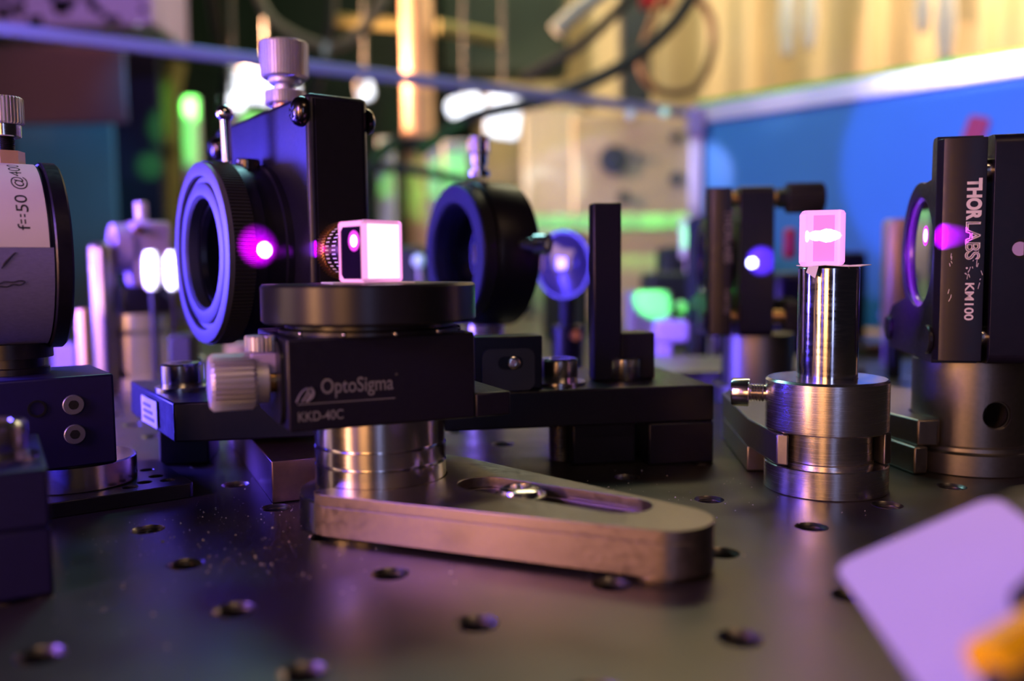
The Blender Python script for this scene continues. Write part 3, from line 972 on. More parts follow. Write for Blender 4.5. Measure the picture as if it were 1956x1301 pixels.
def kin_mount(t, hole_c, front, back, hole_r, ring_r, strip, mk=BLACK):
    """plates stand along local y (near edge first), their faces look along -x"""
    y0 = -21.7
    cy, cz = hole_c
    fx0, fx1 = front
    a0, a1 = math.asin((14 - cz) / ring_r), R(105)
    yc = y0 + 3.0
    ol = [(yc, 0), (24, 0), (27.5, 3), (28.0, 5.5), (27.5, 8), (22, 11.5)] + circle(cy, cz, ring_r, 20, a0, a1)
    ol += [(y0 + strip, 41.8), (y0 + strip - .4, 50.0), (y0 + strip - 1.2, 50.8), (yc, 50.8)]
    # extruded along x: frame with x->y axis, y->z axis, z->x axis
    g = G().frame((0, 0, 0), (0, 1, 0), (0, 0, 1)).prism(ol, fx0, fx1, [circle(cy, cz, hole_r, 40)])
    g.M = Matrix.Identity(4)
    g.prism([(fx0, yc), (fx0 + .9, y0 + .9), (fx0 + 2.6, y0), (fx1, y0), (fx1, yc)], 0.7, 50.1)
    fp = obj('front_plate', g, mk, t, 0.5)
    g = G().frame((0, 0, 0), (0, 1, 0), (0, 0, 1)).prism(rrect(y0, 28, 0, 50.8, 2.4), back[0], back[1], [circle(cy, cz, 9.5, 32)])
    bp = obj('back_plate', g, mk, t, 0.5)
    g = G().put((0, cy, cz), (1, 0, 0)).lathe([(0, fx0 + 1.3), (hole_r - .35, fx0 + 1.3), (hole_r - .05, fx0 + 1.7), (hole_r - .05, fx1 - .6), (0, fx1 - .6)], 56)
    obj('mirror', g, MIRROR, fp)
    g = G().put((0, cy, cz), (1, 0, 0)).lathe([(hole_r - 1.0, fx0 + 1.0), (hole_r - .02, fx0 + .6), (hole_r - .02, fx0 + 1.25), (hole_r - 1.0, fx0 + 1.25)], 56, True)
    obj('retaining_lip', g, mat('lavender_mirror_rim', (.30, .26, .36), .25, .8, noise=.05), fp)
    for yy, zz in ((24.0, 5.2), (-16.5, 5.2)):
        obj('corner_boss', G().put((fx0, yy, zz), (-1, 0, 0)).cyl(3.4, -.2, .9, 28, .3), mk, fp)
    return fp, bp


KM = thing('mirror_mount', 'black white-lettered mirror mount with lilac mirror on the drilled pedestal', 'mirror mount', (111, 217, 26.25), -11.2)
fp, bp = kin_mount(KM, (-4, 25.4), (-12, -2.4), (-0.9, 9.6), 13.2, 16.6, 7.2)
for nm_, r_, m_, x_ in (('painted_halo', 2.3, MAGENTA, -10.73), ('painted_spot', 1.5, HOTSPOT, -10.76)):
    obj(nm_, G().put((x_, -5.6, 29.3), (-1, 0, 0)).cyl(r_, 0, .02, 28), m_, fp)  # glowing discs painted for the laser reflection on the mirror
DN, RT = Vector((0, 0, -1)), Vector((1, 0, 0))
YF = -21.74
text('brand_text', 'THOR', (-6.5, YF, 41.2), DN, RT, 9.2, 3.2, WHITEINK, fp, bold=.05)
text('brand_text', 'LABS', (-6.5, YF, 31.7), DN, RT, 8.4, 3.2, WHITEINK, fp, outline=.038)
text('model_text', 'KM100', (-6.25, YF, 18.2), DN, RT, 8.3, 1.9, WHITEINK, fp, bold=.02)
g = G().put((-6.0, YF, 21.5), (0, -1, 0)).cyl(.22, 0, .05, 10)
rd = random.Random(5)
for k in range(26):
    x, z = rd.choice([(-9.5, 24), (-9, 23), (-4.2, 23), (-4, 25), (-3.4, 19), (-9.4, 15), (-6, 19.5), (-3.6, 21.5)])
    x += rd.gauss(0, .35)
    z += rd.gauss(0, .8)
    L, a = rd.uniform(.15, .75), rd.uniform(-.5, .5)
    g.frame((x, YF, z), (math.sin(a), 0, math.cos(a)), (-math.cos(a), 0, math.sin(a)))
    g.box(-L, L, -.06, .06, 0, .03)
obj('paint_fleck', g, WHITEINK, fp, kind='stuff')
for zz, r_ in ((43.2, 2.6), (6.0, 2.4)):
    obj('adjuster_tip', G().put((-2.4, -17.6, zz), (1, 0, 0)).lathe([(0, 0), (r_ * .7, 0), (r_, .4), (r_, 1.5), (0, 1.5)], 28), STEEL, bp)
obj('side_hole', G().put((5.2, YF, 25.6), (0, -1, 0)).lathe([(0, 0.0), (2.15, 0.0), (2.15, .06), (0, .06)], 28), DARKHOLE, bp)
obj('hole_light', G().put((4.6, YF - .05, 25.6), (0, -1, 0)).prism(circle(0, 0, 1.55, 20, R(60), R(300)), 0, .05), LILAC, bp)  # pale half-moon painted for light passing through the hole

PED = thing('drilled_pedestal', 'grey steel pedestal with a cross hole under the lettered mirror mount', 'post', (111, 213.8, 0))
g = G().lathe([(0, 0), (15.8, 0), (16.0, .25), (16.0, 4.9), (15.5, 5.3), (14.6, 5.4), (14.4, 6.2), (12.75, 6.4), (12.75, 26.0), (12.5, 26.2), (0, 26.2)], 80)
o = obj('pedestal_body', g, GREYPOST, PED)
boolean(o, G().put((0, 0, 13.9), (.02, -1, 0)).cyl(3.35, 2, 20, 36))
obj('hole_rim', G().put((0, -12.25, 13.9), (.02, -1, 0)).lathe([(3.0, -.6), (3.34, -.6), (3.34, -.1), (3.0, -.1)], 36, True), STEEL, PED)
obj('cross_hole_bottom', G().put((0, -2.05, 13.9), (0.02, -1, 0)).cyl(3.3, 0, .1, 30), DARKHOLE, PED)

g = G()
ol = [(-18.0, -7.5), (-13.2, -8.2)] + circle(0, 0, 13.1, 20, R(208), R(-28)) + [(17, -7), (19, 14), (8, 52), (2, 60), (-6, 60), (-13, 50), (-19.5, 16)]
g.prism(ol, 6.5, 12.6)
g.prism([(-19.5, 16.4), (19, 16.4), (8, 52), (2, 60), (-6, 60), (-13, 50)], .2, 6.5)
g.prism([(-19.6, -9), (-16.2, -9), (-16.2, 16), (-19.6, 16)], .2, 6.5)
o = single('clamping_fork', g, FORK, 'satin clamping fork holding the drilled grey pedestal from behind', 'clamp', 'clamping forks', .4)
o.location = Vector((111, 213.8, 0)) * S
o.rotation_euler = (0, 0, R(8))

MM = thing('mirror_mount', 'dark adjustable mirror mount with round black knobs before the blue panel', 'mirror mount', (83.5, 322, 24.8), -4)
fp, bp = kin_mount(MM, (-4, 25.4), (-15.2, -7.4), (-4.6, 6.6), 12.0, 15.2, 7.2)
text('brand_text', 'THORLABS', (-10.0, YF, 43), DN, RT, 18, 2.8, GREYINK, fp, bold=.03)
text('model_text', 'KM100', (-9.8, YF, 16), DN, RT, 8, 1.8, GREYINK, fp, bold=.01)
for yy, zz in ((-15, 47.0), (-15, 6.5), (22, 6.5)):
    ad = obj('adjuster_screw', G().put((-7.4, yy, zz), (1, 0, 0)).lathe([(0, 0), (2.3, 0), (2.3, 19.2), (0, 19.2)], 24), BRASS, bp)
    obj('knob', G().put((11.8, yy, zz), (1, 0, 0)).gear(4.9, 5.2, 24, 0, 12.5, .6), BLACKM, ad)
obj('lock_nut', G().put((8.6, -15, 47), (1, 0, 0)).cyl(3.4, 0, 3.2, 6), BLACK2, bp)
single('pedestal_post', G().put((89.5, 322, 0)).lathe([(0, 0), (15.9, 0), (15.9, 5.8), (12.7, 6.2), (12.7, 24.5), (0, 24.8)], 64), GREYPOST,
       'plain grey pedestal post under the mirror mount before the blue panel', 'post', 'pedestal posts')
beam('lens_laser', (12, 270, 54), at(1078, 495, 348), 2.2, 4, (1.0, .25, .7), .6, .3)
beam('mount_laser', (70, 240, 55), at(1437, 502, 300), 1.9, 30, (0.45, 0.5, 1.0), .3, .2)
beam('mount_laser_halo', (70, 240, 55), at(1455, 498, 300), 5.5, 5.0, (0.10, 0.03, 1.0), .7, .3)

# ================================================================== LEFT: labelled lens mount and its stage
LX, LY = -100.3, 190.0
LM = thing('lens_mount', 'dark round lens mount with a white f=50 tape label and knurled top knob', 'lens mount', (LX, LY, 0), BANG)
LZ = 52.3
obj('lens_barrel', G().put((0, 0, LZ), (1, 0, 0)).lathe([(0, -26), (18.6, -26), (18.9, -25.6), (18.9, -.6), (18.4, -.4), (18.4, 0), (0, 0)], 96), GLAREBLACK, LM)
obj('rear_flange', G().put((0, 0, LZ), (1, 0, 0)).lathe([(15.0, 0), (19.3, 0), (19.6, .3), (19.6, 2.8), (19.2, 3.2), (15.0, 3.2)], 96, True), BLACK, LM)
obj('lens', G().put((0, 0, LZ), (1, 0, 0)).lathe([(0, 0.1), (15, .1), (15, 1.6), (8, 2.2), (0, 2.4)], 60), GLASS, LM)
obj('neck', G().put((-6, 0, 27.62)).lathe([(0, 0), (6.6, 0), (6.6, 1.2), (5.6, 1.4), (5.6, 3.2), (7.4, 3.4), (7.4, 6.4), (0, 6.4)], 48), BLACK, LM)
obj('hex_nut', G().put((-5.3, 0, 70.9)).cyl(3.3, 0, 3.0, 6), PEACH, LM)
KB = obj('top_knob', G().put((-5.3, 0, 0)).gear(3.3, 3.55, 32, 79.4, 85.0, .35), ALU, LM)
g = G().put((-5.3, 0, 0)).lathe([(0, 76.8), (2.7, 76.8), (2.9, 77), (2.9, 79.3), (0, 79.3)], 36)
obj('knob_hub', g, STEEL, KB)
obj('screw_thread', G().put((-5.3, 0, 0)).lathe([(0, 73.5)] + [q for i in range(9) for q in ((1.35, 73.6 + i * .38), (1.6, 73.79 + i * .38))] + [(0, 77)], 24), BLACK2, KB)


def wrap(g, r, x0, x1, a0, a1, th, n=24):
    """curved strip lying on the barrel; angle measured from the top towards the near side"""
    vs, fs = [], []
    for i in range(n + 1):
        a = a0 + (a1 - a0) * i / n
        for x, rr in ((x0, r), (x1, r), (x1, r + th), (x0, r + th)):
            vs.append((x, -rr * math.sin(a), LZ + rr * math.cos(a)))
    for i in range(n):
        for k in range(4):
            l = (k + 1) % 4
            fs.append((4 * i + k, 4 * i + l, 4 * i + 4 + l, 4 * i + 4 + k))
    fs += [(0, 3, 2, 1), (4 * n, 4 * n + 1, 4 * n + 2, 4 * n + 3)]
    return g.add(vs, fs)


obj('cloth_tape', wrap(G(), 18.92, -25, -.3, R(86), R(166), .12), CLOTHT, LM, label='worn cloth tape with pen marks')
TL = obj('tape_label', wrap(G(), 18.92, -14.2, -1.0, R(2), R(86), .20), LABEL, LM, label='white tape printed f=50 @400')


def bend_text(body, x, a0, length, height, m, parent):
    o_ = text('label_text', body, (0, 0, 0), (1, 0, 0), (0, 1, 0), length, height, m, parent, bold=.0)
    rr = 18.92 + .22
    for v in o_.data.vertices:
        s_, h_ = v.co.x / S, v.co.y / S
        a = a0 - s_ / rr
        v.co = Vector((x - h_, -rr * math.sin(a), LZ + rr * math.cos(a))) * S
    o_.data.update()


bend_text('f=50 @400', -3.5, R(76), 19.8, 2.9, INK, TL)
g = G()
rr = 19.06
for pts in ([(-12, 108), (-11, 106.5), (-10, 107.2), (-9, 106), (-7.5, 106.3), (-6.5, 105.5), (-5.6, 106.2), (-6.4, 108), (-7.6, 107.6), (-8.6, 109), (-10, 108.6), (-11.2, 109.6), (-12, 108)],
            [(-9.5, 98), (-8.5, 94.5), (-7.6, 91), (-7.0, 89)], [(-9.2, 97), (-8.8, 94.5), (-7.2, 89.5)]):
    g.tube([(x, -rr * math.sin(R(a)), LZ + rr * math.cos(R(a))) for x, a in pts], .13, 6)
obj('pen_mark', g, INK, LM)

ST = thing('translation_stage', 'dark block stage with two round screws under the labelled lens mount', 'stage', (LX, LY, 0), BANG)
obj('stage_block', G().box(-25, 10.3, -14.8, 9, 8.75, 27.6), GLAREBLACK, ST, .5)
for z in (21.8, 15.7):
    fs_ = obj('face_screw', G().put((2.4, -14.8, z), (0, -1, 0)).lathe([(0, 0), (2.05, 0), (2.05, .35), (1.9, .5), (.95, .5), (.9, .2), (0, .2)], 28), mat('grey_blue_screw', (.22, .22, .28), .4, .6, noise=.1), ST)
for o_ in [c_ for c_ in ST.children if c_.name.startswith('face_screw')]:
    zz_ = 21.8 if o_.name == 'face_screw' else 15.7
    obj('hex_socket', G().put((2.4, -14.8, zz_), (0, -1, 0)).cyl(.95, .3, .53, 6), DARKHOLE, o_)
obj('side_screw_hole', G().put((-4.2, -14.8, 21.6), (0, -1, 0)).lathe([(1.3, 0), (1.75, 0), (1.75, .2), (1.3, .2)], 24, True), BLACK2, ST)
g = G().put((4, -2, 3.25)).lathe([(0, 0), (12.5, 0), (12.7, .2), (12.7, 5.2), (12.4, 5.45), (0, 5.45)], 64)
obj('round_base', g, STEEL, ST, label='bright round steel base')
g = G().prism([(-20, -19.5), (23.6, -19.5), (24.5, -18.6), (24.5, 10.2), (23.6, 11), (-20, 11)], 0.03, 3.22,
              [circle(19.5, -8, 1.5, 16), circle(19.5, 0, 1.5, 16), circle(16.0, -12.5, 1.5, 16), circle(12.4, -15.2, 1.5, 16), circle(20.5, -13.6, 1.5, 16)])
obj('base_plate', g, BLACK2, ST, .25)

# foreground bridge plate at the far left
FB = thing('bridge_plate', 'black bridge plate in the near left corner with a steel screw on top', 'plate', (-69.7, 130.8, 0), 30)
obj('plate', G().box(-60, 0, 0, 34, 10.5, 19.5), GLAREBLACK, FB, .5)
obj('leg', G().box(-26, 0, 0, 30, .05, 10.5), GLAREBLACK, FB, .5)
obj('leg', G().box(-60, -40, 0, 30, .05, 10.5), GLAREBLACK, FB, .5)
cap_screw(FB, (-7.0, 10.5, 19.55), 4.9, 6.2, washer=6.3)

# card and clip in the near right corner
A_ = at(1591, 1080, 103)
D_ = at(1748, 1301, 79)
e1 = (D_ - A_).normalized()
q0 = Vector((0, 0, H))
rb = at(1900, 946, 1.0) - q0
tB = (A_ - q0).dot(e1) / rb.dot(e1)
B_ = q0 + rb * tB
e2 = (B_ - A_)
wid = e2.length
ln = 62
sc = -A_.z / e1.z if e1.z < 0 else ln
g = G().frame(A_, e1, e2)
g.prism(rrect(0, min(ln, sc - .3), 0, wid, 2.2), -0.25, 0.0)
o = single('viewing_card', g, CARD, 'tilted white card strip lit violet in the near right corner', 'card', bevel=.08)
nC = e1.cross(e2.normalized())
CL = thing('clip', 'yellow and black plastic clip lying over the white card corner', 'clip', (0, 0, 0))
a = at(1885, 1268, 70)
b = at(2090, 1140, 76)
g = G().tube([a, a.lerp(b, .5), b], 2.1, 16)
obj('yellow_arm', g, YELLOW, CL)
obj('black_grip', G().tube([at(1975, 1160, 79), at(2060, 1080, 84), at(2160, 1000, 88)], 2.2, 16), RUBBER, CL)
obj('black_tip', G().tube([at(1895, 1312, 69), at(1990, 1300, 69.5), at(2120, 1260, 72)], 1.5, 16), RUBBER, CL)
obj('clip_pivot', G().tube([at(2100, 1150, 82), at(2100, 1260, 72), Vector((at(2100, 1260, 72).x + 3, 74, 0.5))], 2.4, 16), RUBBER, CL)

# ================================================================== laser light on surfaces
beam('tube_laser_halo', (-33.0, 176.0, 54.0), at(492, 470, 208), 5.6, 2.4, (0.72, 0.0, 0.95), 1.0, .3)
beam('tube_laser_core', (-33.0, 176.0, 54.0), at(509, 477, 208), 2.2, 22, (1.0, 0.45, 1.0), .8, .2)
beam('body_laser', (-33.0, 176.0, 54.0), at(590, 478, 212), 2.6, 1.6, (0.45, 0.0, 1.0), .8, .3)
beam('mount_laser_right', (74, 191.0, 54.3), at(1798, 452, 198.5), 3.2, 2.6, (0.75, 0.0, 1.0), .8, .3)
beam('mount_violet_wash', (73, 212.0, 54.3), at(1750, 500, 222), 24, 0.4, (0.32, 0.0, 1.0), 1.0, 1)
beam('card_glow', (62, 150, 130), at(1760, 1100, 92), 26, 0.19, (0.60, 0.22, 1.0), .9, 3)


# ================================================================== BEHIND THE FOCUS ROW (on the table)
def blk(name, x0, y0, x1, y1, Y, depth, m, label, cat, down=None, up=None, r=1.5, rz=0, group=None):
    """a solid box filling a region seen at depth Y; down / up stretch it to a height"""
    a_, b_ = at(x0, y1, Y), at(x1, y0, Y)
    z0_ = a_.z if down is None else down
    z1_ = b_.z if up is None else up
    cx_ = (a_.x + b_.x) / 2
    w_ = (b_.x - a_.x) / 2
    g_ = G().box(-w_, w_, 0, depth, z0_, z1_)
    o_ = single(name, g_, m, label, cat, group, r)
    o_.location = Vector((cx_, Y, 0)) * S
    o_.rotation_euler = (0, 0, R(rz))
    return o_


# bright pedestal at the left with a printed band
p = at(260, 660, 373)
LP = thing('pedestal_post', 'bright steel pedestal with a dark printed band behind the knurled knob', 'post', (p.x, p.y, 0), 0, 'pedestal posts')
obj('pedestal_body', G().lathe([(0, 0), (15.9, 0), (15.9, 5.6), (12.9, 6), (12.9, 31.4), (12.4, 31.8), (0, 31.8)], 56), mat('pale_turned_steel', (.72, .66, .66), .22, .6, noise=.06), LP)
obj('printed_band', G().lathe([(12.92, 23.0), (13.05, 23.0), (13.05, 25.2), (12.92, 25.2)], 56, True), GREYINK, LP)
obj('cross_hole', G().put((-1, -12.2, 6.5), (-.1, -1, 0)).cyl(2.6, -.2, .95, 24), DARKHOLE, LP)
p = at(278, 560, 373)
FM = thing('filter_mount', 'lilac lens mount with two bright lens reflections above the banded pedestal', 'lens mount', (p.x, p.y, 31.85), BANG)
obj('mount_foot', G().box(-11, 11, -9, 9, 0, 11), BLACK, FM, 1)
obj('mount_body', G().box(-6, 10, -7, 9, 11, 38), LILAC, FM, 2)
obj('body_ring', G().put((-6, 1, 27), (-1, 0, 0)).lathe([(6, 0), (10, 0), (10, 6), (6, 6)], 40, True), LILAC, FM)
obj('top_knob', G().put((0, 1, 0)).gear(2.2, 2.5, 18, 38, 46, .3), ALU, FM)
obj('brass_screw', G().put((-4, -7, 34), (0, -1, 0)).cyl(1.6, 0, 5, 20), BRASS, FM)
for k_, px in enumerate((290, 330)):
    q = at(px, 517, 352 + 4 * k_)
    t = thing('reflection_capsule', 'white capsule for a bright lens reflection ' + ('nearest the dark barrel edge' if k_ else 'beside the lilac mount'), 'lens', (q.x, q.y, 0), 0, 'bright reflection capsules')
    obj('lens_glass', G().lathe([(0, q.z - 8), (2.3, q.z - 7.6), (3.3, q.z - 5), (3.3, q.z + 5), (2.3, q.z + 7.6), (0, q.z + 8)], 24), WHITE, t)  # white rod added for the bright reflection on a lens
    obj('capsule_stem', G().cyl(1.2, 0.05, q.z - 7.8, 14), BLACKM, t)
    beam('lens_glow', q + Vector((-22, -60, 14)), q, 9, 1.3, (.70, .68, 1.0), .25, .5)
o = blk('steel_tube', 168, 462, 203, 582, 352, 10, FORK, 'upright pale steel bar beside the labelled lens mount', 'bar', down=0.05, r=2.5)
o = blk('copper_rod', 147, 590, 162, 705, 340, 4, PEACH, 'thin copper coloured rod low behind the labelled lens mount', 'rod', down=0.05, r=1)
o = blk('violet_screen', 100, 655, 142, 705, 420, 3, LILAC, 'small lilac screen behind the dark block stage', 'screen', down=0.05, r=.6)
o = blk('dark_cube', 322, 640, 365, 690, 330, 9, BLACKM, 'small black cube below the large black lens mount', 'block', down=0.05, r=1)
o = blk('lilac_block', 430, 658, 500, 720, 395, 20, LILAC, 'lilac block glimpsed under the large black lens mount', 'block', down=0.05, r=1)
g = G()
for (px, py, r_) in ((372, 640, 2.0), (366, 655, 1.5), (385, 688, 1.7), (340, 672, 1.4)):
    g = G().ball((0, 0, 0), r_, 14, 10)
    q = at(px, py, 345)
    g2 = G().put((q.x, q.y, 0)).cyl(.6, .05, q.z, 8)
    g2.M = Matrix.Identity(4)
    g2.put((q.x, q.y, q.z)).ball((0, 0, 0), r_, 14, 10)
    single('round_head_pin', g2, POLISH, {372: 'largest tiny round headed pin under the big flange ring', 366: 'short round headed pin just below the largest one',
                                          385: 'lowest round headed pin beside the steel screw head', 340: 'tiny round headed pin against the small black cube'}[px], 'pin', 'round headed pins')
beam('left_cluster_glow', (-330, 250, 110), at(270, 560, 373), 75, 6.0, (.40, .22, 1.0), .6, 4)
beam('pedestal_warm', (-260, 120, 120), at(240, 650, 362), 24, 2.4, (1.0, .66, .45), .7, 4)

# right: lilac plates, dark boxes, green laser patches
vio = blk('violet_card_block', 1252, 612, 1318, 656, 410, 9, LILAC, 'block put for a violet lit paper card behind the bridge plate end', 'block', r=1.5)  # stands for a paper card; its violet light is in the colour
vio2 = blk('block_stand', 1256, 656, 1284, 672, 411.5, 6, LILAC, 'short lilac stand under the violet card block', 'stand', down=0.05, r=.8)
q = at(1285, 638, 410)
beam('block_glow', q + Vector((-30, -70, 30)), q, 15, .55, (.36, .22, 1.0), .3, .5)
for (px, py, Y, r_, e) in ((1330, 615, 440, 2.6, 1), (1292, 692, 395, 1.9, .6), (1690, 602, 430, 2.6, 1), (1366, 575, 452, 2.2, .8)):
    q = at(px, py, Y)
    g2 = G().put((q.x, q.y, 0)).cyl(.8, .05, q.z, 8)
    g2.put((q.x, q.y, q.z)).ball((0, 0, 0), r_, 14, 10)
    o = single('ball_post', g2, LILAC, {1330: 'violet lit ball on a post right of the violet block', 1292: 'small violet ball low under the violet card block',
                                        1690: 'violet lit ball left of the lettered mirror mount', 1366: 'violet ball touching the left edge of the dark two plate mount'}[px], 'pin', 'violet ball posts')
    beam('ball_glow', q + Vector((-20, -50, 20)), q, r_ * 1.5, .25 * e, (.28, .18, 1.0), .4, .3)
q = at(800, 498, 470)
g2 = G().put((q.x, q.y, 0)).cyl(.8, .05, q.z, 8)
g2.put((q.x, q.y, q.z)).ball((0, 0, 0), 3.6, 16, 10)  # ball added to carry the small cyan glow
single('ball_post', g2, WHITE, 'added ball on a post for the cyan glow right of the glowing crystal cube', 'pin', 'cyan ball post')
beam('cyan_glow', q + Vector((-5, -60, 10)), q, 6, .14, (.1, .6, .9), .4)
blk('base_slab', 1250, 705, 1660, 760, 338, 60, GREYPOST, 'wide grey steel base slab behind the turned post holder', 'plate', down=0.05, r=1, rz=3)
blk('copper_slab', 1655, 655, 1760, 700, 470, 60, BROWN, 'copper toned slab behind the lettered mirror mount', 'plate', down=0.05, r=1)
p = at(1712, 500, 380)
o = thing('brass_cylinder', 'upright brass cylinder between the crystal post and the lettered mirror mount', 'cylinder', (p.x, p.y, 0))
obj('brass_body', G().lathe([(0, 22), (5.2, 22), (5.8, 23), (5.8, 66), (4.8, 68), (0, 68)], 36), PEACH, o)
obj('stand', G().cyl(3, .05, 22, 24), BLACK2, o)
blk('dark_box', 1240, 520, 1355, 600, 560, 40, DKGREEN, 'dark green box on the far table by the corner post', 'box', down=0.05, r=3)
blk('dark_box', 1270, 470, 1330, 560, 600, 40, DKGREEN, 'taller dark box behind the low dark green box', 'box', down=0.05, r=3)
blk('dark_box', 1330, 410, 1395, 620, 470, 30, NAVY, 'tall navy box behind the two plate mirror mount', 'box', down=0.05, r=3)
blk('dark_box', 1480, 520, 1600, 680, 430, 40, BLACK, 'black box behind the crystal post', 'box', down=0.05, r=3)
blk('dark_box', 1590, 480, 1660, 660, 500, 40, BLACK, 'black box seen between the pink crystal and brass cylinder', 'box', down=0.05, r=3)
blk('red_block', 1503, 435, 1524, 495, 430, 8, REDP, 'small red block against the black box beside the pink crystal', 'cap', r=2)
q = at(1514, 465, 430)
blk('beam_block', 1205, 555, 1285, 640, 430, 25, GREYPL, 'grey beam block with the bright green laser patch', 'block', down=0.05, r=1.5)
q = at(1245, 576, 430)
beam('green_patch', q + Vector((-45, -70, 25)), q, 9.0, 3.0, (.10, 1.0, .16), .7, .3)
for (px, py, Y, r_, e) in ((1300, 588, 455, 3.8, 2.0), (1311, 455, 600, 4.5, 5.5), (1357, 574, 468, 3.0, 1.6)):
    q = at(px, py, Y)
    g2 = G().put((q.x, q.y, 0)).cyl(.8, .05, q.z, 8)
    g2.put((q.x, q.y, q.z)).ball((0, 0, 0), r_, 16, 10)
    if py == 455:
        g2.put((q.x, q.y, q.z - 9)).cyl(4.5, -4, 22, 20)
    single('green_lit_post', g2, WHITE, {1300: 'small round green lit post right of the big green patch', 1311: 'tall green lit post just left of the enclosure corner post',
                                         1357: 'faint green speck on a post beside the dark two plate mount'}[px], 'post', 'green lit posts')
    beam('green_glow', q + Vector((20, -70, 20)), q, r_ * 2.0, e * .12, (.10, 1.0, .16), .4, .3)
for px, Y in ((1085, 640), (770, 520)):
    q = at(px, 560, Y)
    blk('dark_box', px - 45, 470, px + 40, 600, Y, 30, DKGREEN, 'dark case behind the round violet lens' if px == 1085 else 'dark case right of the glowing crystal cube', 'box', down=0.05, r=3)

# ================================================================== THE ROOM BEYOND THE ENCLOSURE
# hanging plastic curtain with real folds
cu = []
vs, fs = [], []
YC = 1500
xa, xb = -60, 1500
n = 420
for i in range(n + 1):
    x = xa + (xb - xa) * i / n
    y = YC + 22 * math.sin(x / 31.0) + 14 * math.sin(x / 13.7 + 1.3) + 9 * math.sin(x / 57 + .4) - 0.12 * (x - 200)
    vs += [(x, y, -880), (x, y, 980), (x, y + 3, -880), (x, y + 3, 980)]
for i in range(n):
    a = 4 * i
    fs += [(a, a + 4, a + 5, a + 1), (a + 2, a + 3, a + 7, a + 6), (a + 1, a + 5, a + 7, a + 3), (a, a + 2, a + 6, a + 4)]
single('plastic_curtain', G().add(vs, fs), CURTAIN, 'tan plastic curtain hanging in folds behind the enclosure', 'curtain')


def wire(name, pts, r, m, label, cat='cable', group=None):
    return single(name, G().tube([at(*q) for q in pts], r, 10), m, label, cat, group)


# equipment rack and hanging things on the left
blk('plum_panel', -60, 84, 235, 238, 760, 6, PLUM, 'plum coloured hanging panel under the left rail', 'panel', r=2)
blk('blue_lit_sheet', 40, 225, 215, 560, 900, 5, TEAL, 'hanging sheet tinted as the blue lit backdrop at the left below the plum panel', 'sheet', down=-880, r=2)
blk('navy_drape', 165, 100, 300, 620, 1000, 10, NAVY, 'navy drape left of the green lit tubes', 'curtain', down=-880, up=700, r=3)
blk('dark_drape', -400, -300, 840, 640, 1700, 12, DKGREEN, 'large dark green backdrop cloth across the left', 'curtain', down=-880, r=3)
EB = thing('electronics_box', 'violet lit electronics box with dark ports at the upper left', 'box', (0, 0, 0))
q = at(150, 0, 900)
w = at(292, 40, 900) - at(-60, 40, 900)
zt = at(150, 48, 900).z
x0 = at(-60, 40, 900).x
obj('case', G().box(x0, x0 + w.x, 900, 1000, zt, zt + 150), LILAC, EB, 3)
rd = random.Random(11)
for k in range(22):
    x = x0 + w.x * rd.uniform(.12, .97)
    z = zt + rd.uniform(2, 34)
    s_ = rd.uniform(3, 8)
    obj('port', G().box(x - s_, x + s_, 898.5, 901, z - s_ * .7, z + s_ * .7), DARKHOLE, EB)
for k in range(2):
    x = x0 + (20 + k * (w.x - 40))
    obj('hanger', G().box(x - 4, x + 4, 940, 960, zt + 150, 900), CABLE, EB)
beam('box_glow', (-300, 500, 420), at(150, 10, 900), 150, 2.6, (.34, .22, 1.0), .8, 10)
beam('plum_glow', (-200, 560, 330), at(110, 150, 760), 55, 1.2, (1.0, .25, .3), .9, 8)
beam('teal_glow', (-180, 700, 260), at(140, 320, 900), 120, 3.4, (.15, .65, 1.0), .9, 8)

# green lit upright tubes and straps
for (x0_, x1_, y0_, y1_, Y, m, lab, rz) in ((352, 386, 190, 330, 1050, WHITE, 'bright green lit upright tube left of the lever ball', -2),
                                            (303, 330, 285, 400, 1080, OLIVE, 'dim green lit strap left of the bright green tube', 8),
                                            (302, 345, 120, 330, 1200, OLIVE, 'olive hanging strap near the upper left', 3)):
    q0_, q1_ = at((x0_ + x1_) / 2, y0_, Y), at((x0_ + x1_) / 2, y1_, Y)
    rr = (at(x1_, y0_, Y) - at(x0_, y0_, Y)).x / 2
    d_ = (q0_ - q1_)
    t_ = math.tan(R(rz))
    single('upright_tube', G().tube([q1_ + Vector((-t_ * 0, 0, -700)), q1_ + Vector((0, 0, 0)), q0_ + Vector((d_.z * t_, 0, 0))], rr, 20), m, lab, 'tube', 'green lit uprights')
for (px, py, Y, r_, e) in ((368, 262, 1050, 46, 66), (318, 340, 1080, 40, 30), (325, 215, 1200, 60, 22), (450, 245, 1150, 60, 60)):
    q = at(px, py, Y)
    dy_ = 90 if Y == 1200 else 150
    beam('green_lamp', q + Vector((25 if px == 318 else -20, -dy_, 10)), q, r_, e * .02 * (dy_ / 150) ** 2, (.16, 1.0, .10), .8, 3)
blk('green_sheet', 420, 215, 500, 280, 1150, 5, WHITE, 'green lit sheet behind the sloping mount edge', 'sheet', down=-880, r=2)
for (x0_, x1_, y0_, y1_, Y, e) in ((722, 752, 262, 385, 1000, 26), (818, 838, 258, 400, 960, 46), (845, 895, 268, 340, 980, 24)):
    blk('green_post', x0_, y0_, x1_, y1_, Y, 12, WHITE, {722: 'green lit post right of the tall black mount', 818: 'speckled bright green post above the ring mount', 845: 'broad green lit panel beside the small knurled knob'}[x0_],
        'post', down=-880, r=3)
    q = at((x0_ + x1_) / 2, (y0_ + y1_) / 2, Y)
    beam('green_lamp', q + Vector((10, -250, 20)), q, 36, e * .055, (.14, 1.0, .10), .5, 3)
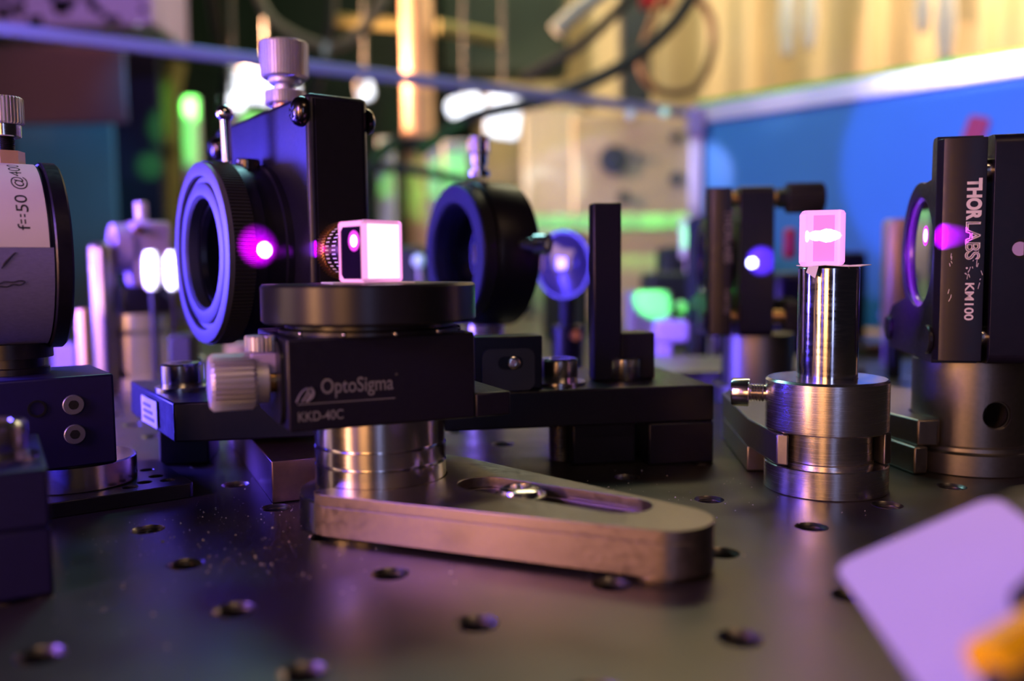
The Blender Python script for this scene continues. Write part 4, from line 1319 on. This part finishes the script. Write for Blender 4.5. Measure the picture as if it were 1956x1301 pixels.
wire('dark_cross_cable', [(700, 318, 860), (800, 326, 850), (905, 350, 860)], 5, CABLE, 'dark cable crossing the speckled green post')

# white plates painting bright foil reflections, lit by added spots
WM = [('glint', 852, 182, 922, 222, 1000, 'small white reflector left of the square one'), ('glint', 930, 170, 995, 265, 1010, 'square white reflector above the small knurled knob'),
      ('glint', 440, 135, 570, 200, 1080, 'wide white reflector behind the tall knob'), ('glint', 418, 180, 468, 210, 1050, 'oval white reflector behind the lever ball'),
      ('glint', 680, 150, 712, 192, 1020, 'small white reflector right of the tall mount top')]
for i, (nm, x0_, y0_, x1_, y1_, Y, lab) in enumerate(WM):
    c_ = at((x0_ + x1_) / 2, (y0_ + y1_) / 2, Y)
    a_, b_ = at(x0_, y1_, Y), at(x1_, y0_, Y)
    t = thing(nm, lab, 'glint', c_, 0, 'white glints')
    hw, hh = (b_.x - a_.x) / 2, (b_.z - a_.z) / 2
    g = G().frame((0, 0, 0), (1, 0, 0), (0, 0, 1))
    g.M = g.M @ Matrix.Rotation(R((12, -8, -10, -14, 15)[i]), 4, 'Z')
    rr = min(hw, hh) * (.25 if i == 1 else .8)
    obj('glint_face', g.prism(rrect(-hw, hw, -hh, hh, rr), -8, 0), WHITE, t, 1.5)
    obj('hanging_rod', G().put((0, 10, 0)).cyl(2.2, -2, 800, 12), CABLEG, t)
    beam('glint_spot', c_ + Vector((-60, -200, 60)), c_, max(hw, hh) * 1.15, 7, (.93, .95, 1.0), .5, 5)

# copper lit pole and cross bar
q = at(798, 130, 1100)
PL = thing('copper_pole', 'tall pole lit orange beyond the acrylic rail', 'pole', (q.x, q.y, 0))
obj('pole_tube', G().cyl(19, -898, 1100, 40), COPPER, PL)
obj('pole_clamp', G().put((0, 0, at(798, 280, 1100).z)).cyl(23, -9, 9, 32), CABLE, PL)
beam('pole_lamp', q + Vector((-260, -15, 40)), q + Vector((-14, -8, -20)), 150, 38, (1.0, .52, .28), .5, 8)
wire('olive_bar', [(835, 52, 1080), (955, 75, 1120)], 9, OLIVE, 'olive cross bar right of the copper pole', 'bar')
wire('olive_bar', [(640, 38, 1150), (775, 48, 1150)], 8, OLIVE, 'olive cross bar left of the copper pole', 'bar')
blk('dark_hood', 835, -60, 1085, 150, 1250, 40, DKGREEN, 'dark equipment hood at the top centre', 'hood', r=12)
blk('grey_machine', 1000, 205, 1110, 520, 1280, 60, mat('pale_grey_machine', (.42, .46, .42), .5, noise=.2, nscale=6), 'pale grey machine column behind the ring mount', 'machine', down=-880, r=6)
MP = thing('machine_panel', 'beige machine panel with round dark ports behind the acrylic pane', 'panel', (0, 0, 0))
a_, b_ = at(1095, 560, 1180), at(1345, 215, 1180)
obj('panel_face', G().box(a_.x, b_.x + 60, 1180, 1200, -880, b_.z), mat('beige_panel', (.50, .46, .33), .55, noise=.15, nscale=6), MP, 3)
for (px, py, r_) in ((1172, 306, 19), (1190, 377, 8), (1292, 342, 9), (1290, 262, 7), (1218, 300, 4)):
    q = at(px, py, 1180)
    obj('port', G().put((q.x, 1180, q.z), (0, -1, 0)).cyl(r_, 0, 4, 28), mat('port_dark_green', (.035, .05, .042), .6, noise=.1), MP)
q = at(1180, 425, 1000)
SH = blk('green_shelf', 985, 408, 1335, 440, 1100, 30, mat('pale_shelf', (.55, .58, .42), .5, noise=.1), 'pale shelf edge lit green behind the bracket', 'shelf', r=2)
a_ = at(1000, 430, 1100)
for px in (1010, 1320):
    q2 = at(px, 440, 1110)
    obj('shelf_post', G().box(q2.x - 5 - SH.location.x / S, q2.x + 5 - SH.location.x / S, 8, 20, -880, q2.z), CABLE, SH)
for px in (1010, 1070, 1130, 1190, 1250, 1310):
    q = at(px, 424, 1099)
    beam('shelf_lamp', q + Vector((0, -110, 35)), q, 24, 1.0 if px > 1200 else .75, (.25, 1.0, .15), .8, 3)

# cables
wire('black_cable', [(800, 290, 900), (900, 225, 880), (1040, 190, 860), (1180, 130, 850), (1290, 40, 850), (1360, -80, 850)], 6.5, CABLE, 'thick black cable rising from centre to upper right')
wire('black_cable', [(1000, 150, 980), (1090, 100, 960), (1160, 40, 950), (1260, -70, 950)], 6, CABLE, 'black cable above the acrylic rail near the beige curtain')
wire('brown_cable', [(1250, -60, 1050), (1345, 10, 1050), (1362, 90, 1050), (1330, 165, 1050), (1265, 175, 1050), (1225, 130, 1050), (1240, 60, 1060), (1290, -60, 1070)], 5,
     mat('brown_cable_skin', (.16, .09, .05), .5, noise=.1), 'looped brown cable against the tan curtain')
wire('grey_cable', [(1060, 60, 1000), (1110, 15, 1000), (1190, -40, 1000)], 9, mat('pale_cable', (.45, .48, .44), .45, noise=.1), 'pale grey hose at the top centre', 'hose')
wire('grey_cable', [(640, -60, 950), (630, 60, 940), (610, 150, 960), (560, 330, 980), (540, 600, 990)], 5, CABLE, 'thin dark cable hanging left of the copper pole')
wire('grey_cable', [(400, -60, 860), (415, 60, 900), (430, 170, 980), (400, 400, 1000), (350, 620, 1000)], 5, CABLE, 'dark cable hanging behind the lever ball')
wire('grey_cable', [(480, -60, 1000), (520, 40, 1000), (640, 90, 1000), (720, 20, 1000), (740, -60, 1000)], 6, CABLEG, 'grey cable loop at the top left of the pole')
wire('grey_cable', [(770, 265, 950), (720, 300, 950), (690, 380, 960), (680, 560, 980)], 7, CABLE, 'dark bent cable under the copper pole')
blk('dark_column', 1188, -60, 1245, 195, 1150, 40, mat('slate_column', (.05, .065, .075), .6, noise=.15), 'slate grey column hanging before the tan curtain', 'column', up=700, r=4)
blk('red_box', 1225, -60, 1285, 12, 1100, 20, REDP, 'red box at the very top right of centre', 'box', r=3)
for (px, py, Y, r_) in ((1270, 216, 700, 3.0), (1205, 220, 700, 3.0)):
    q = at(px, py, Y + 20)
    single('pane_glint', G().put((q.x, q.y, q.z), (-.5, -.85, 0)).lathe([(0, 0), (r_ * 1.2, 0), (r_ * 1.2, 2), (r_ * .6, 3.4), (0, 3.6)], 20), WHITE, 'bright tiny green glint under the acrylic rail near its corner' if px == 1270 else 'dim tiny green glint under the acrylic rail', 'button', 'green glints')  # stud added to carry the green glint
    beam('green_glint_spot', q + Vector((-20, -70, 10)), q, 3.6, .16 if px == 1270 else .04, (.12, 1.0, .25), .4, .3)
for (px, w_, h_) in ((1505, 12, 70), (1548, 10, 60), (1808, 13, 75), (1764, 10, 40)):
    q = at(px, 5, 1180)
    single('hanging_tool', G().put((q.x, q.y, q.z)).lathe([(0, -h_), (w_ * .6, -h_ + 4), (w_, -h_ * .4), (w_ * .8, 20), (w_ * .4, 40), (w_ * .4, 900), (0, 900)], 24), WHITE,
           {1505: 'long bright bar hanging left before the tan curtain', 1548: 'thin hanging bar right of the long left one',
            1808: 'long bright bar hanging right before the tan curtain', 1764: 'short thin hanging bar left of the long right one'}[px], 'bar', 'hanging bright bars')
